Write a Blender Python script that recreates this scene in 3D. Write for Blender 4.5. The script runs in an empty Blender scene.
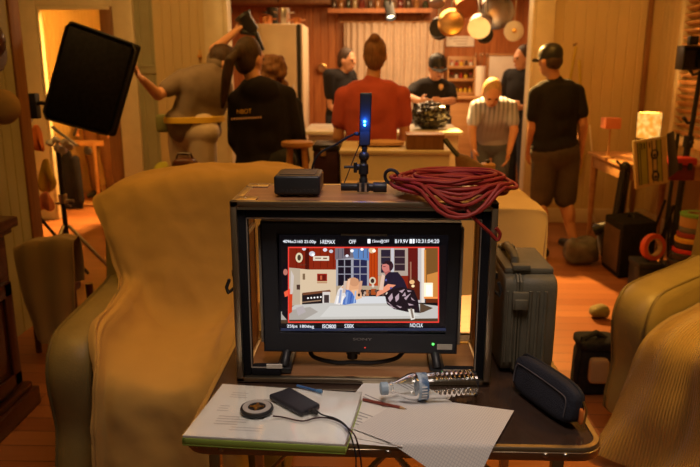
import bpy, bmesh, math, random
from mathutils import Vector, Matrix, noise
random.seed(7)
C = bpy.context.scene.collection
SC = bpy.context.scene

# ------------------------------------------------------------------ camera, world, big lights, exposure
CAM = Vector((0.0, 0.0, 1.45)); FPX = 680.6
YAW = math.radians(1.96); TILT = math.radians(13.47)
FWD = Vector((-math.sin(YAW)*math.cos(TILT), math.cos(YAW)*math.cos(TILT), -math.sin(TILT)))
RGT = Vector((math.cos(YAW), math.sin(YAW), 0.0))
UPV = RGT.cross(FWD)
cd = bpy.data.cameras.new('camera'); cam = bpy.data.objects.new('camera', cd); C.objects.link(cam)
cd.sensor_width = 36.0; cd.lens = FPX*36.0/700.0
cam.location = CAM; cam.rotation_euler = (math.pi/2 - TILT, 0, YAW)
cd.dof.use_dof = True; cd.dof.focus_distance = 1.56; cd.dof.aperture_fstop = 5.0
SC.camera = cam
SC.view_settings.view_transform = 'Standard'; SC.view_settings.look = 'None'
SC.view_settings.gamma = 1.0; SC.view_settings.use_curve_mapping = False
SC.view_settings.exposure = 0.0
W = bpy.data.worlds.new('world'); SC.world = W; W.use_nodes = True
W.node_tree.nodes['Background'].inputs[0].default_value = (1.0, 0.56, 0.22, 1)
W.node_tree.nodes['Background'].inputs[1].default_value = 0.045

def area(name, loc, target, size, power, col, sy=None):
    d = bpy.data.lights.new(name, 'AREA'); d.energy = power; d.color = col; d.size = size
    if sy: d.shape = 'RECTANGLE'; d.size_y = sy
    o = bpy.data.objects.new(name, d); C.objects.link(o); o.location = loc
    o.rotation_euler = (Vector(target)-Vector(loc)).to_track_quat('-Z', 'Y').to_euler()
    return o
def lamp(name, kind, loc, power, col, radius=.05, target=None, angle=1.0, blend=.5):
    d = bpy.data.lights.new(name, kind); d.energy = power; d.color = col; d.shadow_soft_size = radius
    o = bpy.data.objects.new(name, d); C.objects.link(o); o.location = loc
    if kind == 'SPOT':
        d.spot_size = angle; d.spot_blend = blend
        o.rotation_euler = (Vector(target)-Vector(loc)).to_track_quat('-Z', 'Y').to_euler()
    return o
ORANGE = (1.0, .43, .06); AMBER = (1.0, .52, .13); WARM = (1.0, .62, .30)
area('living_room_light', (0.2, 3.6, 2.62), (0.2, 3.8, 0), 2.2, 25, ORANGE)
nl_ = area('table_fill', (0.05, 0.75, 2.6), (0.04, 1.5, .7), .7, 3.5, (1.0, .82, .70)); nl_.data.spread = math.radians(75)  # added neutral fill that lifts the papers; no fixture hangs here
area('kitchen_light', (0.4, 7.6, 2.58), (0.3, 7.4, 0), 1.6, 84, WARM)
hl_ = area('hall_light', (-2.35, 7.3, 2.6), (-2.25, 5.3, 0), .35, 150, AMBER); hl_.data.spread = math.radians(85)
lamp('film_spot', 'SPOT', (.72, 6.70, 2.30), 1500, AMBER, .03, (1.4, 4.6, 0), .8, .5)
area('wall_wash_right', (1.2, 4.9, 2.62), (1.9, 6.6, 1.3), .6, 13, ORANGE)
for n_, p_, t_, w_ in (('chair_fill_left', (-1.15, 1.75, 2.62), (-.8, 2.4, .5), 2.6), ('chair_fill_right', (1.75, 1.75, 2.62), (1.3, 2.3, .3), 13)):  # added orange fills for dust sheet and throw, not lamps of the room
    a_ = area(n_, p_, t_, .5, w_, (1.0, .50, .08)); a_.data.spread = math.radians(80)
area('wall_wash_left', (-1.6, 4.3, 2.62), (-1.9, 6.6, 1.2), .7, 27, AMBER)  # added wash brightening the left trims and boards, without a fixture

# ------------------------------------------------------------------ picture rays to places
def ray(px, py):
    return FWD + RGT*((px-350)/FPX) + UPV*((233.5-py)/FPX)
def at_y(px, py, Y):
    d = ray(px, py); return CAM + d*(Y/d.y)
def at_z(px, py, Z):
    d = ray(px, py); return CAM + d*((Z-CAM.z)/d.z)
def X(px, py, Y): return at_y(px, py, Y).x
def Zp(px, py, Y): return at_y(px, py, Y).z

# ------------------------------------------------------------------ materials
def nm(name):
    m = bpy.data.materials.new(name); m.use_nodes = True
    return m, m.node_tree.nodes, m.node_tree.links, m.node_tree.nodes['Principled BSDF']
def pm(name, col, rough=.6, metal=0.0, var=.12, scale=9.0, bump=0.0, bscale=60.0, spec=.5, sheen=0.0, trans=0.0, ior=1.45, stretch=None, coat=0.0):
    m, N, L, b = nm(name)
    b.inputs['Roughness'].default_value = rough; b.inputs['Metallic'].default_value = metal
    b.inputs['Specular IOR Level'].default_value = spec
    b.inputs['Sheen Weight'].default_value = sheen
    b.inputs['Transmission Weight'].default_value = trans; b.inputs['IOR'].default_value = ior
    b.inputs['Coat Weight'].default_value = coat
    tc = N.new('ShaderNodeTexCoord'); src = tc.outputs['Object']
    if stretch:
        mp = N.new('ShaderNodeMapping'); mp.inputs['Scale'].default_value = stretch
        L.new(src, mp.inputs[0]); src = mp.outputs[0]
    n = N.new('ShaderNodeTexNoise'); n.inputs['Scale'].default_value = scale; n.inputs['Detail'].default_value = 5
    L.new(src, n.inputs['Vector'])
    r = N.new('ShaderNodeValToRGB'); L.new(n.outputs['Fac'], r.inputs[0])
    r.color_ramp.elements[0].position = .3; r.color_ramp.elements[1].position = .7
    r.color_ramp.elements[0].color = (*[c*(1-var) for c in col], 1)
    r.color_ramp.elements[1].color = (*[min(1, c*(1+var)) for c in col], 1)
    L.new(r.outputs[0], b.inputs['Base Color'])
    if bump:
        n2 = N.new('ShaderNodeTexNoise'); n2.inputs['Scale'].default_value = bscale; n2.inputs['Detail'].default_value = 4
        L.new(src, n2.inputs['Vector'])
        bp = N.new('ShaderNodeBump'); bp.inputs['Strength'].default_value = bump; bp.inputs['Distance'].default_value = .01
        L.new(n2.outputs['Fac'], bp.inputs['Height']); L.new(bp.outputs[0], b.inputs['Normal'])
    return m
def em(name, col, s=1.0):
    m, N, L, b = nm(name)
    b.inputs['Base Color'].default_value = (.02, .02, .02, 1); b.inputs['Roughness'].default_value = .4
    b.inputs['Emission Color'].default_value = (*col, 1); b.inputs['Emission Strength'].default_value = s
    return m
def wood(name, c0, c1, rough=.45, scale=3.0, axis='x', coat=0.0):
    m, N, L, b = nm(name); b.inputs['Roughness'].default_value = rough; b.inputs['Coat Weight'].default_value = coat
    tc = N.new('ShaderNodeTexCoord'); mp = N.new('ShaderNodeMapping')
    mp.inputs['Scale'].default_value = {'x': (1, 12, 12), 'y': (12, 1, 12), 'z': (12, 12, 1)}[axis]
    L.new(tc.outputs['Object'], mp.inputs[0])
    n = N.new('ShaderNodeTexNoise'); n.inputs['Scale'].default_value = scale; n.inputs['Detail'].default_value = 6; n.inputs['Distortion'].default_value = .6
    L.new(mp.outputs[0], n.inputs['Vector'])
    r = N.new('ShaderNodeValToRGB'); L.new(n.outputs['Fac'], r.inputs[0])
    r.color_ramp.elements[0].position = .32; r.color_ramp.elements[1].position = .68
    r.color_ramp.elements[0].color = (*c0, 1); r.color_ramp.elements[1].color = (*c1, 1)
    L.new(r.outputs[0], b.inputs['Base Color'])
    bp = N.new('ShaderNodeBump'); bp.inputs['Strength'].default_value = .15; bp.inputs['Distance'].default_value = .004
    L.new(n.outputs['Fac'], bp.inputs['Height']); L.new(bp.outputs[0], b.inputs['Normal'])
    return m
def floorboards(name):
    m, N, L, b = nm(name); b.inputs['Roughness'].default_value = .36
    tc = N.new('ShaderNodeTexCoord'); mp = N.new('ShaderNodeMapping')
    L.new(tc.outputs['Object'], mp.inputs[0])
    br = N.new('ShaderNodeTexBrick'); br.inputs['Scale'].default_value = 1.0
    br.inputs['Brick Width'].default_value = 2.2; br.inputs['Row Height'].default_value = .11
    br.inputs['Mortar Size'].default_value = .0022; br.inputs['Mortar Smooth'].default_value = .2
    br.inputs['Color1'].default_value = (.36, .135, .045, 1); br.inputs['Color2'].default_value = (.26, .085, .026, 1)
    br.inputs['Mortar'].default_value = (.05, .018, .008, 1)
    L.new(mp.outputs[0], br.inputs['Vector'])
    m2 = N.new('ShaderNodeMapping'); m2.inputs['Scale'].default_value = (1.5, 22, 1)
    L.new(tc.outputs['Object'], m2.inputs[0])
    n = N.new('ShaderNodeTexNoise'); n.inputs['Scale'].default_value = 2.5; n.inputs['Detail'].default_value = 6
    L.new(m2.outputs[0], n.inputs['Vector'])
    mx = N.new('ShaderNodeMix'); mx.data_type = 'RGBA'; mx.blend_type = 'MULTIPLY'; mx.inputs[0].default_value = .45
    L.new(br.outputs['Color'], mx.inputs[6]); L.new(n.outputs['Color'], mx.inputs[7])
    r = N.new('ShaderNodeValToRGB'); L.new(n.outputs['Fac'], r.inputs[0])
    r.color_ramp.elements[0].color = (.5, .5, .5, 1); r.color_ramp.elements[1].color = (1.2, 1.2, 1.2, 1)
    L.new(r.outputs[0], mx.inputs[7]); L.new(mx.outputs[2], b.inputs['Base Color'])
    bp = N.new('ShaderNodeBump'); bp.inputs['Strength'].default_value = .3; bp.inputs['Distance'].default_value = .003
    L.new(br.outputs['Fac'], bp.inputs['Height']); bp.invert = True; L.new(bp.outputs[0], b.inputs['Normal'])
    return m
def ribbed(name, col, freq=95.0, axis=0, rough=.9, dist=.004, wave2=None):
    m, N, L, b = nm(name); b.inputs['Roughness'].default_value = rough; b.inputs['Sheen Weight'].default_value = .2
    b.inputs['Base Color'].default_value = (*col, 1)
    tc = N.new('ShaderNodeTexCoord')
    w = N.new('ShaderNodeTexWave'); w.bands_direction = 'XYZ'[axis]; w.inputs['Scale'].default_value = freq/6.28; w.inputs['Distortion'].default_value = .6
    L.new(tc.outputs['UV'], w.inputs['Vector'])
    bp = N.new('ShaderNodeBump'); bp.inputs['Strength'].default_value = .7; bp.inputs['Distance'].default_value = dist
    L.new(w.outputs['Fac'], bp.inputs['Height']); L.new(bp.outputs[0], b.inputs['Normal'])
    r = N.new('ShaderNodeValToRGB'); L.new(w.outputs['Fac'], r.inputs[0])
    r.color_ramp.elements[0].color = (*[c*.88 for c in col], 1); r.color_ramp.elements[1].color = (*col, 1)
    L.new(r.outputs[0], b.inputs['Base Color'])
    return m
def gridpaper(name, paper=(.8, .78, .74), line=(.45, .46, .55), fx=30, fy=30, t=.1):
    m, N, L, b = nm(name); b.inputs['Roughness'].default_value = .7
    tc = N.new('ShaderNodeTexCoord'); br = N.new('ShaderNodeTexBrick'); br.offset = 0.0
    br.inputs['Scale'].default_value = 1; br.inputs['Brick Width'].default_value = 1/fx; br.inputs['Row Height'].default_value = 1/fy
    br.inputs['Mortar Size'].default_value = t/fx; br.inputs['Mortar Smooth'].default_value = 0
    br.inputs['Color1'].default_value = (*paper, 1); br.inputs['Color2'].default_value = (*paper, 1); br.inputs['Mortar'].default_value = (*line, 1)
    L.new(tc.outputs['UV'], br.inputs['Vector']); L.new(br.outputs['Color'], b.inputs['Base Color'])
    return m
def thin_plastic(name, tint=(.9, .95, 1.0), clear=.75, rough=.08, ior=1.55):
    m, N, L, b = nm(name); out = N['Material Output']
    tr = N.new('ShaderNodeBsdfTransparent'); tr.inputs[0].default_value = (*tint, 1)
    gl = N.new('ShaderNodeBsdfGlossy'); gl.inputs['Roughness'].default_value = rough; gl.inputs[0].default_value = (1, 1, 1, 1)
    fr = N.new('ShaderNodeFresnel'); fr.inputs[0].default_value = ior
    mth = N.new('ShaderNodeMath'); mth.operation = 'ADD'; mth.inputs[1].default_value = 1-clear-.1; mth.use_clamp = True
    L.new(fr.outputs[0], mth.inputs[0])
    mx = N.new('ShaderNodeMixShader'); L.new(mth.outputs[0], mx.inputs[0]); L.new(tr.outputs[0], mx.inputs[1]); L.new(gl.outputs[0], mx.inputs[2])
    L.new(mx.outputs[0], out.inputs[0]); N.remove(b)
    return m

# ------------------------------------------------------------------ mesh builder
class MB:
    def __init__(s): s.v = []; s.f = []; s.mi = []; s.uv = None; s.cm = 0
    def mat(s, i): s.cm = i; return s
    def add(s, vs, fs):
        o = len(s.v); s.v += [Vector(v) for v in vs]
        for f in fs: s.f.append([o+i for i in f]); s.mi.append(s.cm)
        return s
    def box(s, c, d, R=None):
        c = Vector(c); h = Vector(d)/2; vs = []
        for z in (-1, 1):
            for x, y in ((-1, -1), (1, -1), (1, 1), (-1, 1)):
                p = Vector((x*h.x, y*h.y, z*h.z)); vs.append(c + (R @ p if R else p))
        return s.add(vs, [(3, 2, 1, 0), (4, 5, 6, 7), (0, 1, 5, 4), (1, 2, 6, 5), (2, 3, 7, 6), (3, 0, 4, 7)])
    def box2(s, a, b):
        a = Vector(a); b = Vector(b); return s.box((a+b)/2, (abs(b.x-a.x), abs(b.y-a.y), abs(b.z-a.z)))
    def hexa(s, lo, hi):     # four lower points, four upper points, counter-clockwise
        return s.add(list(lo)+list(hi), [(3, 2, 1, 0), (4, 5, 6, 7), (0, 1, 5, 4), (1, 2, 6, 5), (2, 3, 7, 6), (3, 0, 4, 7)])
    def rings(s, rings, closed=False, cap=True):
        n = len(rings[0]); vs = [p for r in rings for p in r]; fs = []
        m = len(rings)
        for i in range(m if closed else m-1):
            j = (i+1) % m
            for k in range(n):
                l = (k+1) % n; fs.append((i*n+k, i*n+l, j*n+l, j*n+k))
        if cap and not closed:
            fs.append(tuple(reversed(range(n)))); fs.append(tuple((m-1)*n+k for k in range(n)))
        return s.add(vs, fs)
    def cyl(s, p0, p1, r0, r1=None, n=16):
        p0 = Vector(p0); p1 = Vector(p1); r1 = r0 if r1 is None else r1
        q = (p1-p0).to_track_quat('Z', 'Y').to_matrix()
        def ring(p, r): return [p + q @ Vector((r*math.cos(a), r*math.sin(a), 0)) for a in [2*math.pi*k/n for k in range(n)]]
        return s.rings([ring(p0, r0), ring(p1, r1)])
    def lathe(s, prof, c=(0, 0, 0), axis=(0, 0, 1), n=24, closed=False):     # prof: (r, h)
        c = Vector(c); q = Vector(axis).to_track_quat('Z', 'Y').to_matrix(); rs = []
        for r, h in prof:
            r = max(r, 1e-4)
            rs.append([c + q @ Vector((r*math.cos(2*math.pi*k/n), r*math.sin(2*math.pi*k/n), h)) for k in range(n)])
        return s.rings(rs, closed=closed)
    def capsule(s, p0, p1, r0, r1, n=12, m=4):
        p0 = Vector(p0); p1 = Vector(p1); d = p1-p0; L = d.length
        if L < 1e-5: d = Vector((0, 0, 1))
        prof = [(r0*math.sin(a), -r0*math.cos(a)) for a in [math.pi/2*k/m for k in range(m+1)]]
        prof += [(r1*math.cos(a), L+r1*math.sin(a)) for a in [math.pi/2*k/m for k in range(m+1)]]
        return s.lathe(prof, p0, d, n)
    def ell(s, c, r, R=None, n=16, m=10):
        c = Vector(c); rs = []
        for i in range(m+1):
            a = math.pi*i/m; ring = []
            for k in range(n):
                b = 2*math.pi*k/n
                p = Vector((r[0]*max(math.sin(a), 1e-3)*math.cos(b), r[1]*max(math.sin(a), 1e-3)*math.sin(b), -r[2]*math.cos(a)))
                ring.append(c + (R @ p if R else p))
            rs.append(ring)
        return s.rings(rs)
    def tube(s, pts, r, n=8, closed=False):
        pts = [Vector(p) for p in pts]; rs = []; m = len(pts); prev = None
        for i, p in enumerate(pts):
            if closed: t = pts[(i+1) % m]-pts[i-1]
            else: t = pts[min(i+1, m-1)]-pts[max(i-1, 0)]
            t.normalize()
            if prev is None: u = t.orthogonal().normalized()
            else:
                u = prev - t*prev.dot(t)
                u = u.normalized() if u.length > 1e-6 else t.orthogonal().normalized()
            prev = u; w = t.cross(u); rr = r[i] if isinstance(r, (list, tuple)) else r
            rs.append([p + u*(rr*math.cos(2*math.pi*k/n)) + w*(rr*math.sin(2*math.pi*k/n)) for k in range(n)])
        return s.rings(rs, closed=closed)
    def prism(s, poly, off):
        off = Vector(off); n = len(poly); a = [Vector(p) for p in poly]
        return s.add(a+[p+off for p in a], [tuple(reversed(range(n))), tuple(range(n, 2*n))]+[(i, (i+1) % n, n+(i+1) % n, n+i) for i in range(n)])
    def torus(s, c, R, r, axis=(0, 0, 1), n=32, k=10, sq=1.0):
        c = Vector(c); q = Vector(axis).to_track_quat('Z', 'Y').to_matrix()
        return s.rings([[c + q @ Vector(((R+r*math.cos(b))*math.cos(a), (R+r*math.cos(b))*math.sin(a), sq*r*math.sin(b))) for b in [2*math.pi*j/k for j in range(k)]] for a in [2*math.pi*i/n for i in range(n)]], closed=True)
    def xf(s, M):
        s.v = [M @ v for v in s.v]; return s
    def sub(s, pts):
        return s

def wloc(o):
    l = Vector((0, 0, 0))
    while o is not None: l = l + o.location; o = o.parent
    return l
def build(name, mb, mats, parent=None, bevel=0.0, seg=2, smooth=True, subsurf=0, angle=35, remesh=0.0, smooth_it=4, solid=0.0):
    mats = mats if isinstance(mats, (list, tuple)) else [mats]
    if parent is not None: org = wloc(parent)
    else:
        lo = Vector([min(v[i] for v in mb.v) for i in range(3)]); hi = Vector([max(v[i] for v in mb.v) for i in range(3)])
        org = Vector(((lo.x+hi.x)/2, (lo.y+hi.y)/2, lo.z))
    me = bpy.data.meshes.new(name); me.from_pydata([v-org for v in mb.v], [], mb.f)
    for m in mats: me.materials.append(m)
    for p, i in zip(me.polygons, mb.mi): p.material_index = i
    if mb.uv:
        ul = me.uv_layers.new(name='UVMap')
        for lp in me.loops: ul.data[lp.index].uv = mb.uv[lp.vertex_index]
    bm = bmesh.new(); bm.from_mesh(me); bmesh.ops.recalc_face_normals(bm, faces=bm.faces); bm.to_mesh(me); bm.free()
    o = bpy.data.objects.new(name, me); C.objects.link(o)
    if parent is not None: o.parent = parent
    else: o.location = org
    bake = False
    if remesh:
        md = o.modifiers.new('r', 'REMESH'); md.mode = 'VOXEL'; md.voxel_size = remesh; md.use_smooth_shade = True
        if smooth_it:
            sm = o.modifiers.new('s', 'SMOOTH'); sm.factor = .5; sm.iterations = smooth_it
        bake = True
    if bevel:
        md = o.modifiers.new('b', 'BEVEL'); md.width = bevel; md.segments = seg; md.limit_method = 'ANGLE'; md.angle_limit = math.radians(angle); bake = True
    if solid:
        md = o.modifiers.new('so', 'SOLIDIFY'); md.thickness = solid; md.offset = 0; bake = True
    if subsurf:
        md = o.modifiers.new('u', 'SUBSURF'); md.levels = subsurf; md.render_levels = subsurf; bake = True
    if bake:
        dg = bpy.context.evaluated_depsgraph_get()
        me2 = bpy.data.meshes.new_from_object(o.evaluated_get(dg)); o.modifiers.clear(); o.data = me2; me2.name = name
    if smooth:
        for p in o.data.polygons: p.use_smooth = True
        try: o.data.set_sharp_from_angle(angle=math.radians(40 if not remesh else 180))
        except Exception: pass
    return o
def tag(o, label, cat, group=None):
    o['label'] = label; o['category'] = cat
    if group: o['group'] = group
    return o
def thing(name, loc, label, cat, group=None):
    o = bpy.data.objects.new(name, None); C.objects.link(o); o.location = loc; o.empty_display_size = .05
    return tag(o, label, cat, group)
def struct(name, mb, m, **k):
    o = build(name, mb, m, **k); o['kind'] = 'structure'; return o
def copy_thing(o, loc, label=None, group=None, rz=None):
    def cp(a, par):
        c = a.copy(); C.objects.link(c); c.parent = par
        for ch in [q for q in bpy.data.objects if q.parent == a]: cp(ch, c)
        return c
    kids = [q for q in bpy.data.objects if q.parent == o]
    r = o.copy(); C.objects.link(r); r.location = loc
    if rz is not None: r.rotation_euler = (0, 0, rz)
    for k in kids: cp(k, r)
    if label: r['label'] = label
    if group: r['group'] = group
    return r
def text_mb(s, p, width, mat, parent, name, right=Vector((1, 0, 0)), up=Vector((0, 0, 1)), height=None, depth=0.0):
    cu = bpy.data.curves.new(name, 'FONT'); cu.body = s; cu.size = 1; cu.extrude = depth
    t = bpy.data.objects.new(name, cu); C.objects.link(t)
    dg = bpy.context.evaluated_depsgraph_get(); me = bpy.data.meshes.new_from_object(t.evaluated_get(dg))
    bpy.data.objects.remove(t)
    xs = [v.co.x for v in me.vertices]; ys = [v.co.y for v in me.vertices]
    x0, x1, y0, y1 = min(xs), max(xs), min(ys), max(ys); k = width/(x1-x0); ky = (height/(y1-y0)) if height else k
    org = wloc(parent) if parent else Vector((0, 0, 0)); nrm = right.cross(up)
    for v in me.vertices:
        v.co = Vector(p) + right*((v.co.x-x0)*k) + up*((v.co.y-y0)*ky) + nrm*(v.co.z*k) - org
    me.materials.append(mat)
    o = bpy.data.objects.new(name, me); C.objects.link(o)
    if parent: o.parent = parent
    return o
def catmull(P, t):
    n = len(P); t = max(0, min(n-1.00001, t)); i = int(t); f = t-i
    a, b, c, d = P[max(i-1, 0)], P[i], P[min(i+1, n-1)], P[min(i+2, n-1)]
    return .5*((2*b)+(c-a)*f+(2*a-5*b+4*c-d)*f*f+(3*b-a-3*c+d)*f**3)
def sheet(rows, nu=60, nv=60, fold=None, M=None):
    rows = [[Vector(p) for p in r] for r in rows]; mb = MB(); g = []
    for j in range(nv+1):
        cr = [[catmull([r[k] for r in rows], j/nv*(len(rows)-1)) for k in range(len(rows[0]))]][0]
        g.append([catmull(cr, i/nu*(len(cr)-1)) for i in range(nu+1)])
    out = []
    for j in range(nv+1):
        for i in range(nu+1):
            du = g[j][min(i+1, nu)]-g[j][max(i-1, 0)]; dv = g[min(j+1, nv)][i]-g[max(j-1, 0)][i]
            n = du.cross(dv); n = n.normalized() if n.length > 1e-9 else Vector((0, 0, 1))
            p = g[j][i] + n*(fold(i/nu, j/nv, g[j][i]) if fold else 0)
            out.append(M @ p if M else p)
    fs = [(j*(nu+1)+i, j*(nu+1)+i+1, (j+1)*(nu+1)+i+1, (j+1)*(nu+1)+i) for j in range(nv) for i in range(nu)]
    mb.add(out, fs); mb.uv = [(i/nu, j/nv) for j in range(nv+1) for i in range(nu+1)]
    return mb
def crumple(mb, amt, scale, seed=0):
    for i, v in enumerate(mb.v):
        mb.v[i] = v + Vector(noise.noise_vector(v*scale+Vector((seed, seed*2.3, 0))))*amt
    return mb
def rbox(c, d, e=.35, n=20, m=14, R=None):       # soft superellipsoid box
    mb = MB(); c = Vector(c); rs = []
    sp = lambda a: math.copysign(abs(a)**e, a)
    for i in range(m+1):
        a = -math.pi/2+math.pi*i/m; ring = []
        for k in range(n):
            b = 2*math.pi*k/n
            p = Vector((d[0]/2*max(sp(math.cos(a)), 1e-3)*sp(math.cos(b)), d[1]/2*max(sp(math.cos(a)), 1e-3)*sp(math.sin(b)), d[2]/2*sp(math.sin(a))))
            ring.append(c + (R @ p if R else p))
        rs.append(ring)
    return mb.rings(rs)
# ------------------------------------------------------------------ palette
M_vj = pm('cream painted boards', (.60, .46, .23), .5, var=.08, scale=3, stretch=(1, 1, .3))
M_vjg = pm('olive grey painted boards', (.36, .34, .20), .5, var=.1, scale=3)
M_trim = pm('cream gloss trim', (.70, .60, .40), .35, var=.06)
M_brown = wood('brown door wood', (.20, .085, .03), (.30, .14, .05), .5, axis='z')
M_ceil = pm('ceiling paint', (.55, .50, .40), .8)
M_floor = floorboards('polished floorboards')
M_plank = wood('orange pine lining', (.33, .10, .025), (.50, .18, .05), .4, 2.5, 'z')
M_mahog = wood('dark mahogany', (.040, .010, .006), (.075, .020, .010), .3, 2.0, 'z', coat=.3)
M_honey = wood('honey table wood', (.42, .20, .07), (.55, .29, .11), .4, 2.0, 'x')
M_leather = pm('olive tan leather', (.27, .205, .075), .42, var=.08, scale=14, bump=.15, bscale=220)
M_seam = pm('leather seam', (.17, .125, .045), .5)
M_sheet = pm('calico dust sheet', (.52, .33, .095), .92, var=.05, scale=3, bump=.12, bscale=30, sheen=.1)
M_cloth = pm('cream table cloth', (.58, .43, .25), .9, var=.06, scale=4, bump=.1, bscale=25)
M_throw = ribbed('mustard ribbed throw', (.44, .28, .07), 120.0, 0, .95, .012)
M_beige = ribbed('beige woven cloth', (.46, .33, .17), 240.0, 0, .95, .003)
M_black = pm('black plastic', (.018, .018, .02), .42, var=.2)
M_matte = pm('black matte fabric', (.016, .015, .016), .95, var=.3, scale=40, bump=.3, bscale=300, spec=.2)
M_rubber = pm('black rubber', (.02, .02, .022), .7)
M_steel = pm('brushed steel', (.62, .60, .57), .28, 1.0, var=.1)
M_alu = pm('anodised aluminium', (.55, .47, .34), .36, 1.0, var=.06, scale=20)
M_copper = pm('copper', (.72, .33, .14), .28, 1.0)
M_gold = pm('brass pan base', (.75, .48, .18), .3, 1.0, var=.2)
M_dark_pan = pm('blackened iron', (.04, .035, .03), .4, .6)
M_fridge = pm('cream enamel', (.70, .55, .38), .35, var=.05)
M_curtain = pm('pale curtain', (.60, .46, .34), .9, var=.08, scale=5)
M_white = pm('white paint', (.80, .74, .64), .45, var=.04)
M_marble = pm('pale stone top', (.82, .78, .70), .25, var=.08, scale=5)
M_skin = pm('skin', (.62, .32, .19), .5, var=.07, scale=12)
M_skin2 = pm('tanned skin', (.50, .24, .13), .5, var=.07, scale=12)
M_hair_d = pm('dark hair', (.050, .024, .013), .55, var=.4, scale=30, bump=.5, bscale=90, stretch=(3, 3, .5))
M_hair_b = pm('brown hair', (.20, .09, .04), .55, var=.4, scale=30, bump=.5, bscale=90, stretch=(3, 3, .5))
M_hair_l = pm('blond hair', (.50, .32, .15), .55, var=.3, scale=30, bump=.5, bscale=90, stretch=(3, 3, .5))
M_tee_k = pm('black cotton', (.018, .016, .017), .9, var=.2, bump=.25, bscale=14, spec=.2)
M_tee_n = pm('navy black fleece', (.020, .018, .026), .95, var=.2, bump=.3, bscale=14, spec=.2)
M_tee_g = pm('grey brown cotton', (.20, .15, .11), .9, var=.1, bump=.3, bscale=12)
M_tee_r = pm('coral red cotton', (.46, .085, .065), .9, var=.1, bump=.3, bscale=12)
M_khaki = pm('pale khaki cotton', (.62, .51, .39), .9, var=.1, bump=.3, bscale=12)
M_short = pm('dark grey shorts', (.075, .060, .045), .9, var=.2, bump=.3, bscale=12)
M_denim = pm('dark denim', (.03, .035, .055), .9, var=.2, bump=.2, bscale=20)
M_jeans = pm('blue denim', (.13, .17, .27), .9, var=.2, bump=.2, bscale=20)
M_eye = pm('dark eye', (.02, .012, .01), .2)
M_lip = pm('lips', (.42, .15, .11), .5)
M_yellow = pm('yellow webbing', (.78, .50, .04), .8, var=.1)
M_lime = pm('yellow green cloth', (.52, .50, .05), .85, var=.1)
M_salmon = pm('salmon cloth', (.72, .24, .12), .9, var=.1)
M_orange = pm('orange cloth', (.78, .20, .03), .9, var=.1)
M_tanc = pm('tan cloth', (.46, .30, .14), .9, var=.1)
M_redp = pm('red plastic', (.50, .035, .03), .4)

# ------------------------------------------------------------------ setting
def vj(p0, p1, z0, z1, step=.098, thick=.05, side=1):     # tongue-and-groove lining, real V grooves
    p0 = Vector((*p0, 0)); p1 = Vector((*p1, 0)); d = p1-p0; L = d.length; d.normalize()
    nrm = Vector((d.y, -d.x, 0))*side; prof = []; x = 0.0; g = .006; w = .007
    while x < L-1e-4:
        e = min(x+step, L)
        prof += [(x, -g if x > 0 else 0), (min(x+w, e), 0), (max(e-w, x+w*1.01), 0)]; x = e
    prof.append((L, 0)); mb = MB(); k = len(prof)
    vs = [p0+d*a+nrm*b+Vector((0, 0, z0)) for a, b in prof]+[p0+d*a+nrm*b+Vector((0, 0, z1)) for a, b in prof]
    fs = [(i, i+1, k+i+1, k+i) for i in range(k-1)]; mb.add(vs, fs)
    bk = [p0-nrm*thick+Vector((0, 0, z0)), p1-nrm*thick+Vector((0, 0, z0)), p1-nrm*thick+Vector((0, 0, z1)), p0-nrm*thick+Vector((0, 0, z1))]
    mb.add(bk, [(0, 1, 2, 3)])
    o = len(mb.v)-4
    mb.f += [[0, k, o+3, o], [k-1, 2*k-1, o+2, o+1], list(range(k))+[o+1, o], list(range(2*k-1, k-1, -1))+[o+3, o+2]]; mb.mi += [0]*4
    return mb
CZ = 2.72; YB = 6.6
struct('floor', MB().box2((-4.4, -1.2, -.06), (3.6, 10.6, 0)), M_floor, smooth=False)
struct('ceiling', MB().box2((-4.4, -1.2, CZ), (3.6, 10.6, CZ+.06)), M_ceil, smooth=False)
struct('wall_left', vj((-1.98, 3.78), (-1.98, -1.2), 0, CZ, side=-1), M_vjg, smooth=False)
mb = MB().box2((-2.13, 3.78, 0), (-1.968, 3.90, CZ)); struct('trim_1', mb, M_brown, bevel=.008)
struct('wall_far_left', vj((-3.62, YB), (-3.62, 3.9), 0, CZ, side=-1), M_vjg, smooth=False)
struct('wall_back', vj((-3.62, YB), (-3.30, YB), 0, CZ), M_vjg, smooth=False)
struct('wall_back', vj((-3.30, YB), (-2.30, YB), 2.12, CZ), M_vj, smooth=False)
struct('wall_back', vj((-2.30, YB), (-1.45, YB), 0, CZ), M_vjg, smooth=False)
struct('wall_back', vj((-1.45, YB), (1.55, YB), 2.36, CZ), M_vj, smooth=False)
struct('wall_back', vj((1.55, YB), (2.64, YB), 0, CZ), M_vj, smooth=False)
struct('wall_right', vj((2.64, 6.65), (2.64, 2.0), 0, CZ, side=1), M_vj, smooth=False)
# hall doorway casing, brown inner jamb
mb = MB().box2((-3.33, YB-.045, 0), (-3.16, YB+.02, 2.16)); mb.box2((-2.44, YB-.045, 0), (-2.25, YB+.02, 2.16)); mb.box2((-3.16, YB-.045, 2.03), (-2.44, YB+.02, 2.16))
mb.box2((-3.15, YB-.055, 0), (-3.13, YB+.01, 2.03)).box2((-3.13, YB-.055, 2.0), (-2.46, YB+.01, 2.03))
struct('trim_2', mb, M_trim, bevel=.006)
struct('trim_3', MB().box2((-2.56, YB-.05, 0), (-2.445, YB+.12, 2.03)), M_brown, bevel=.004)
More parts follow.
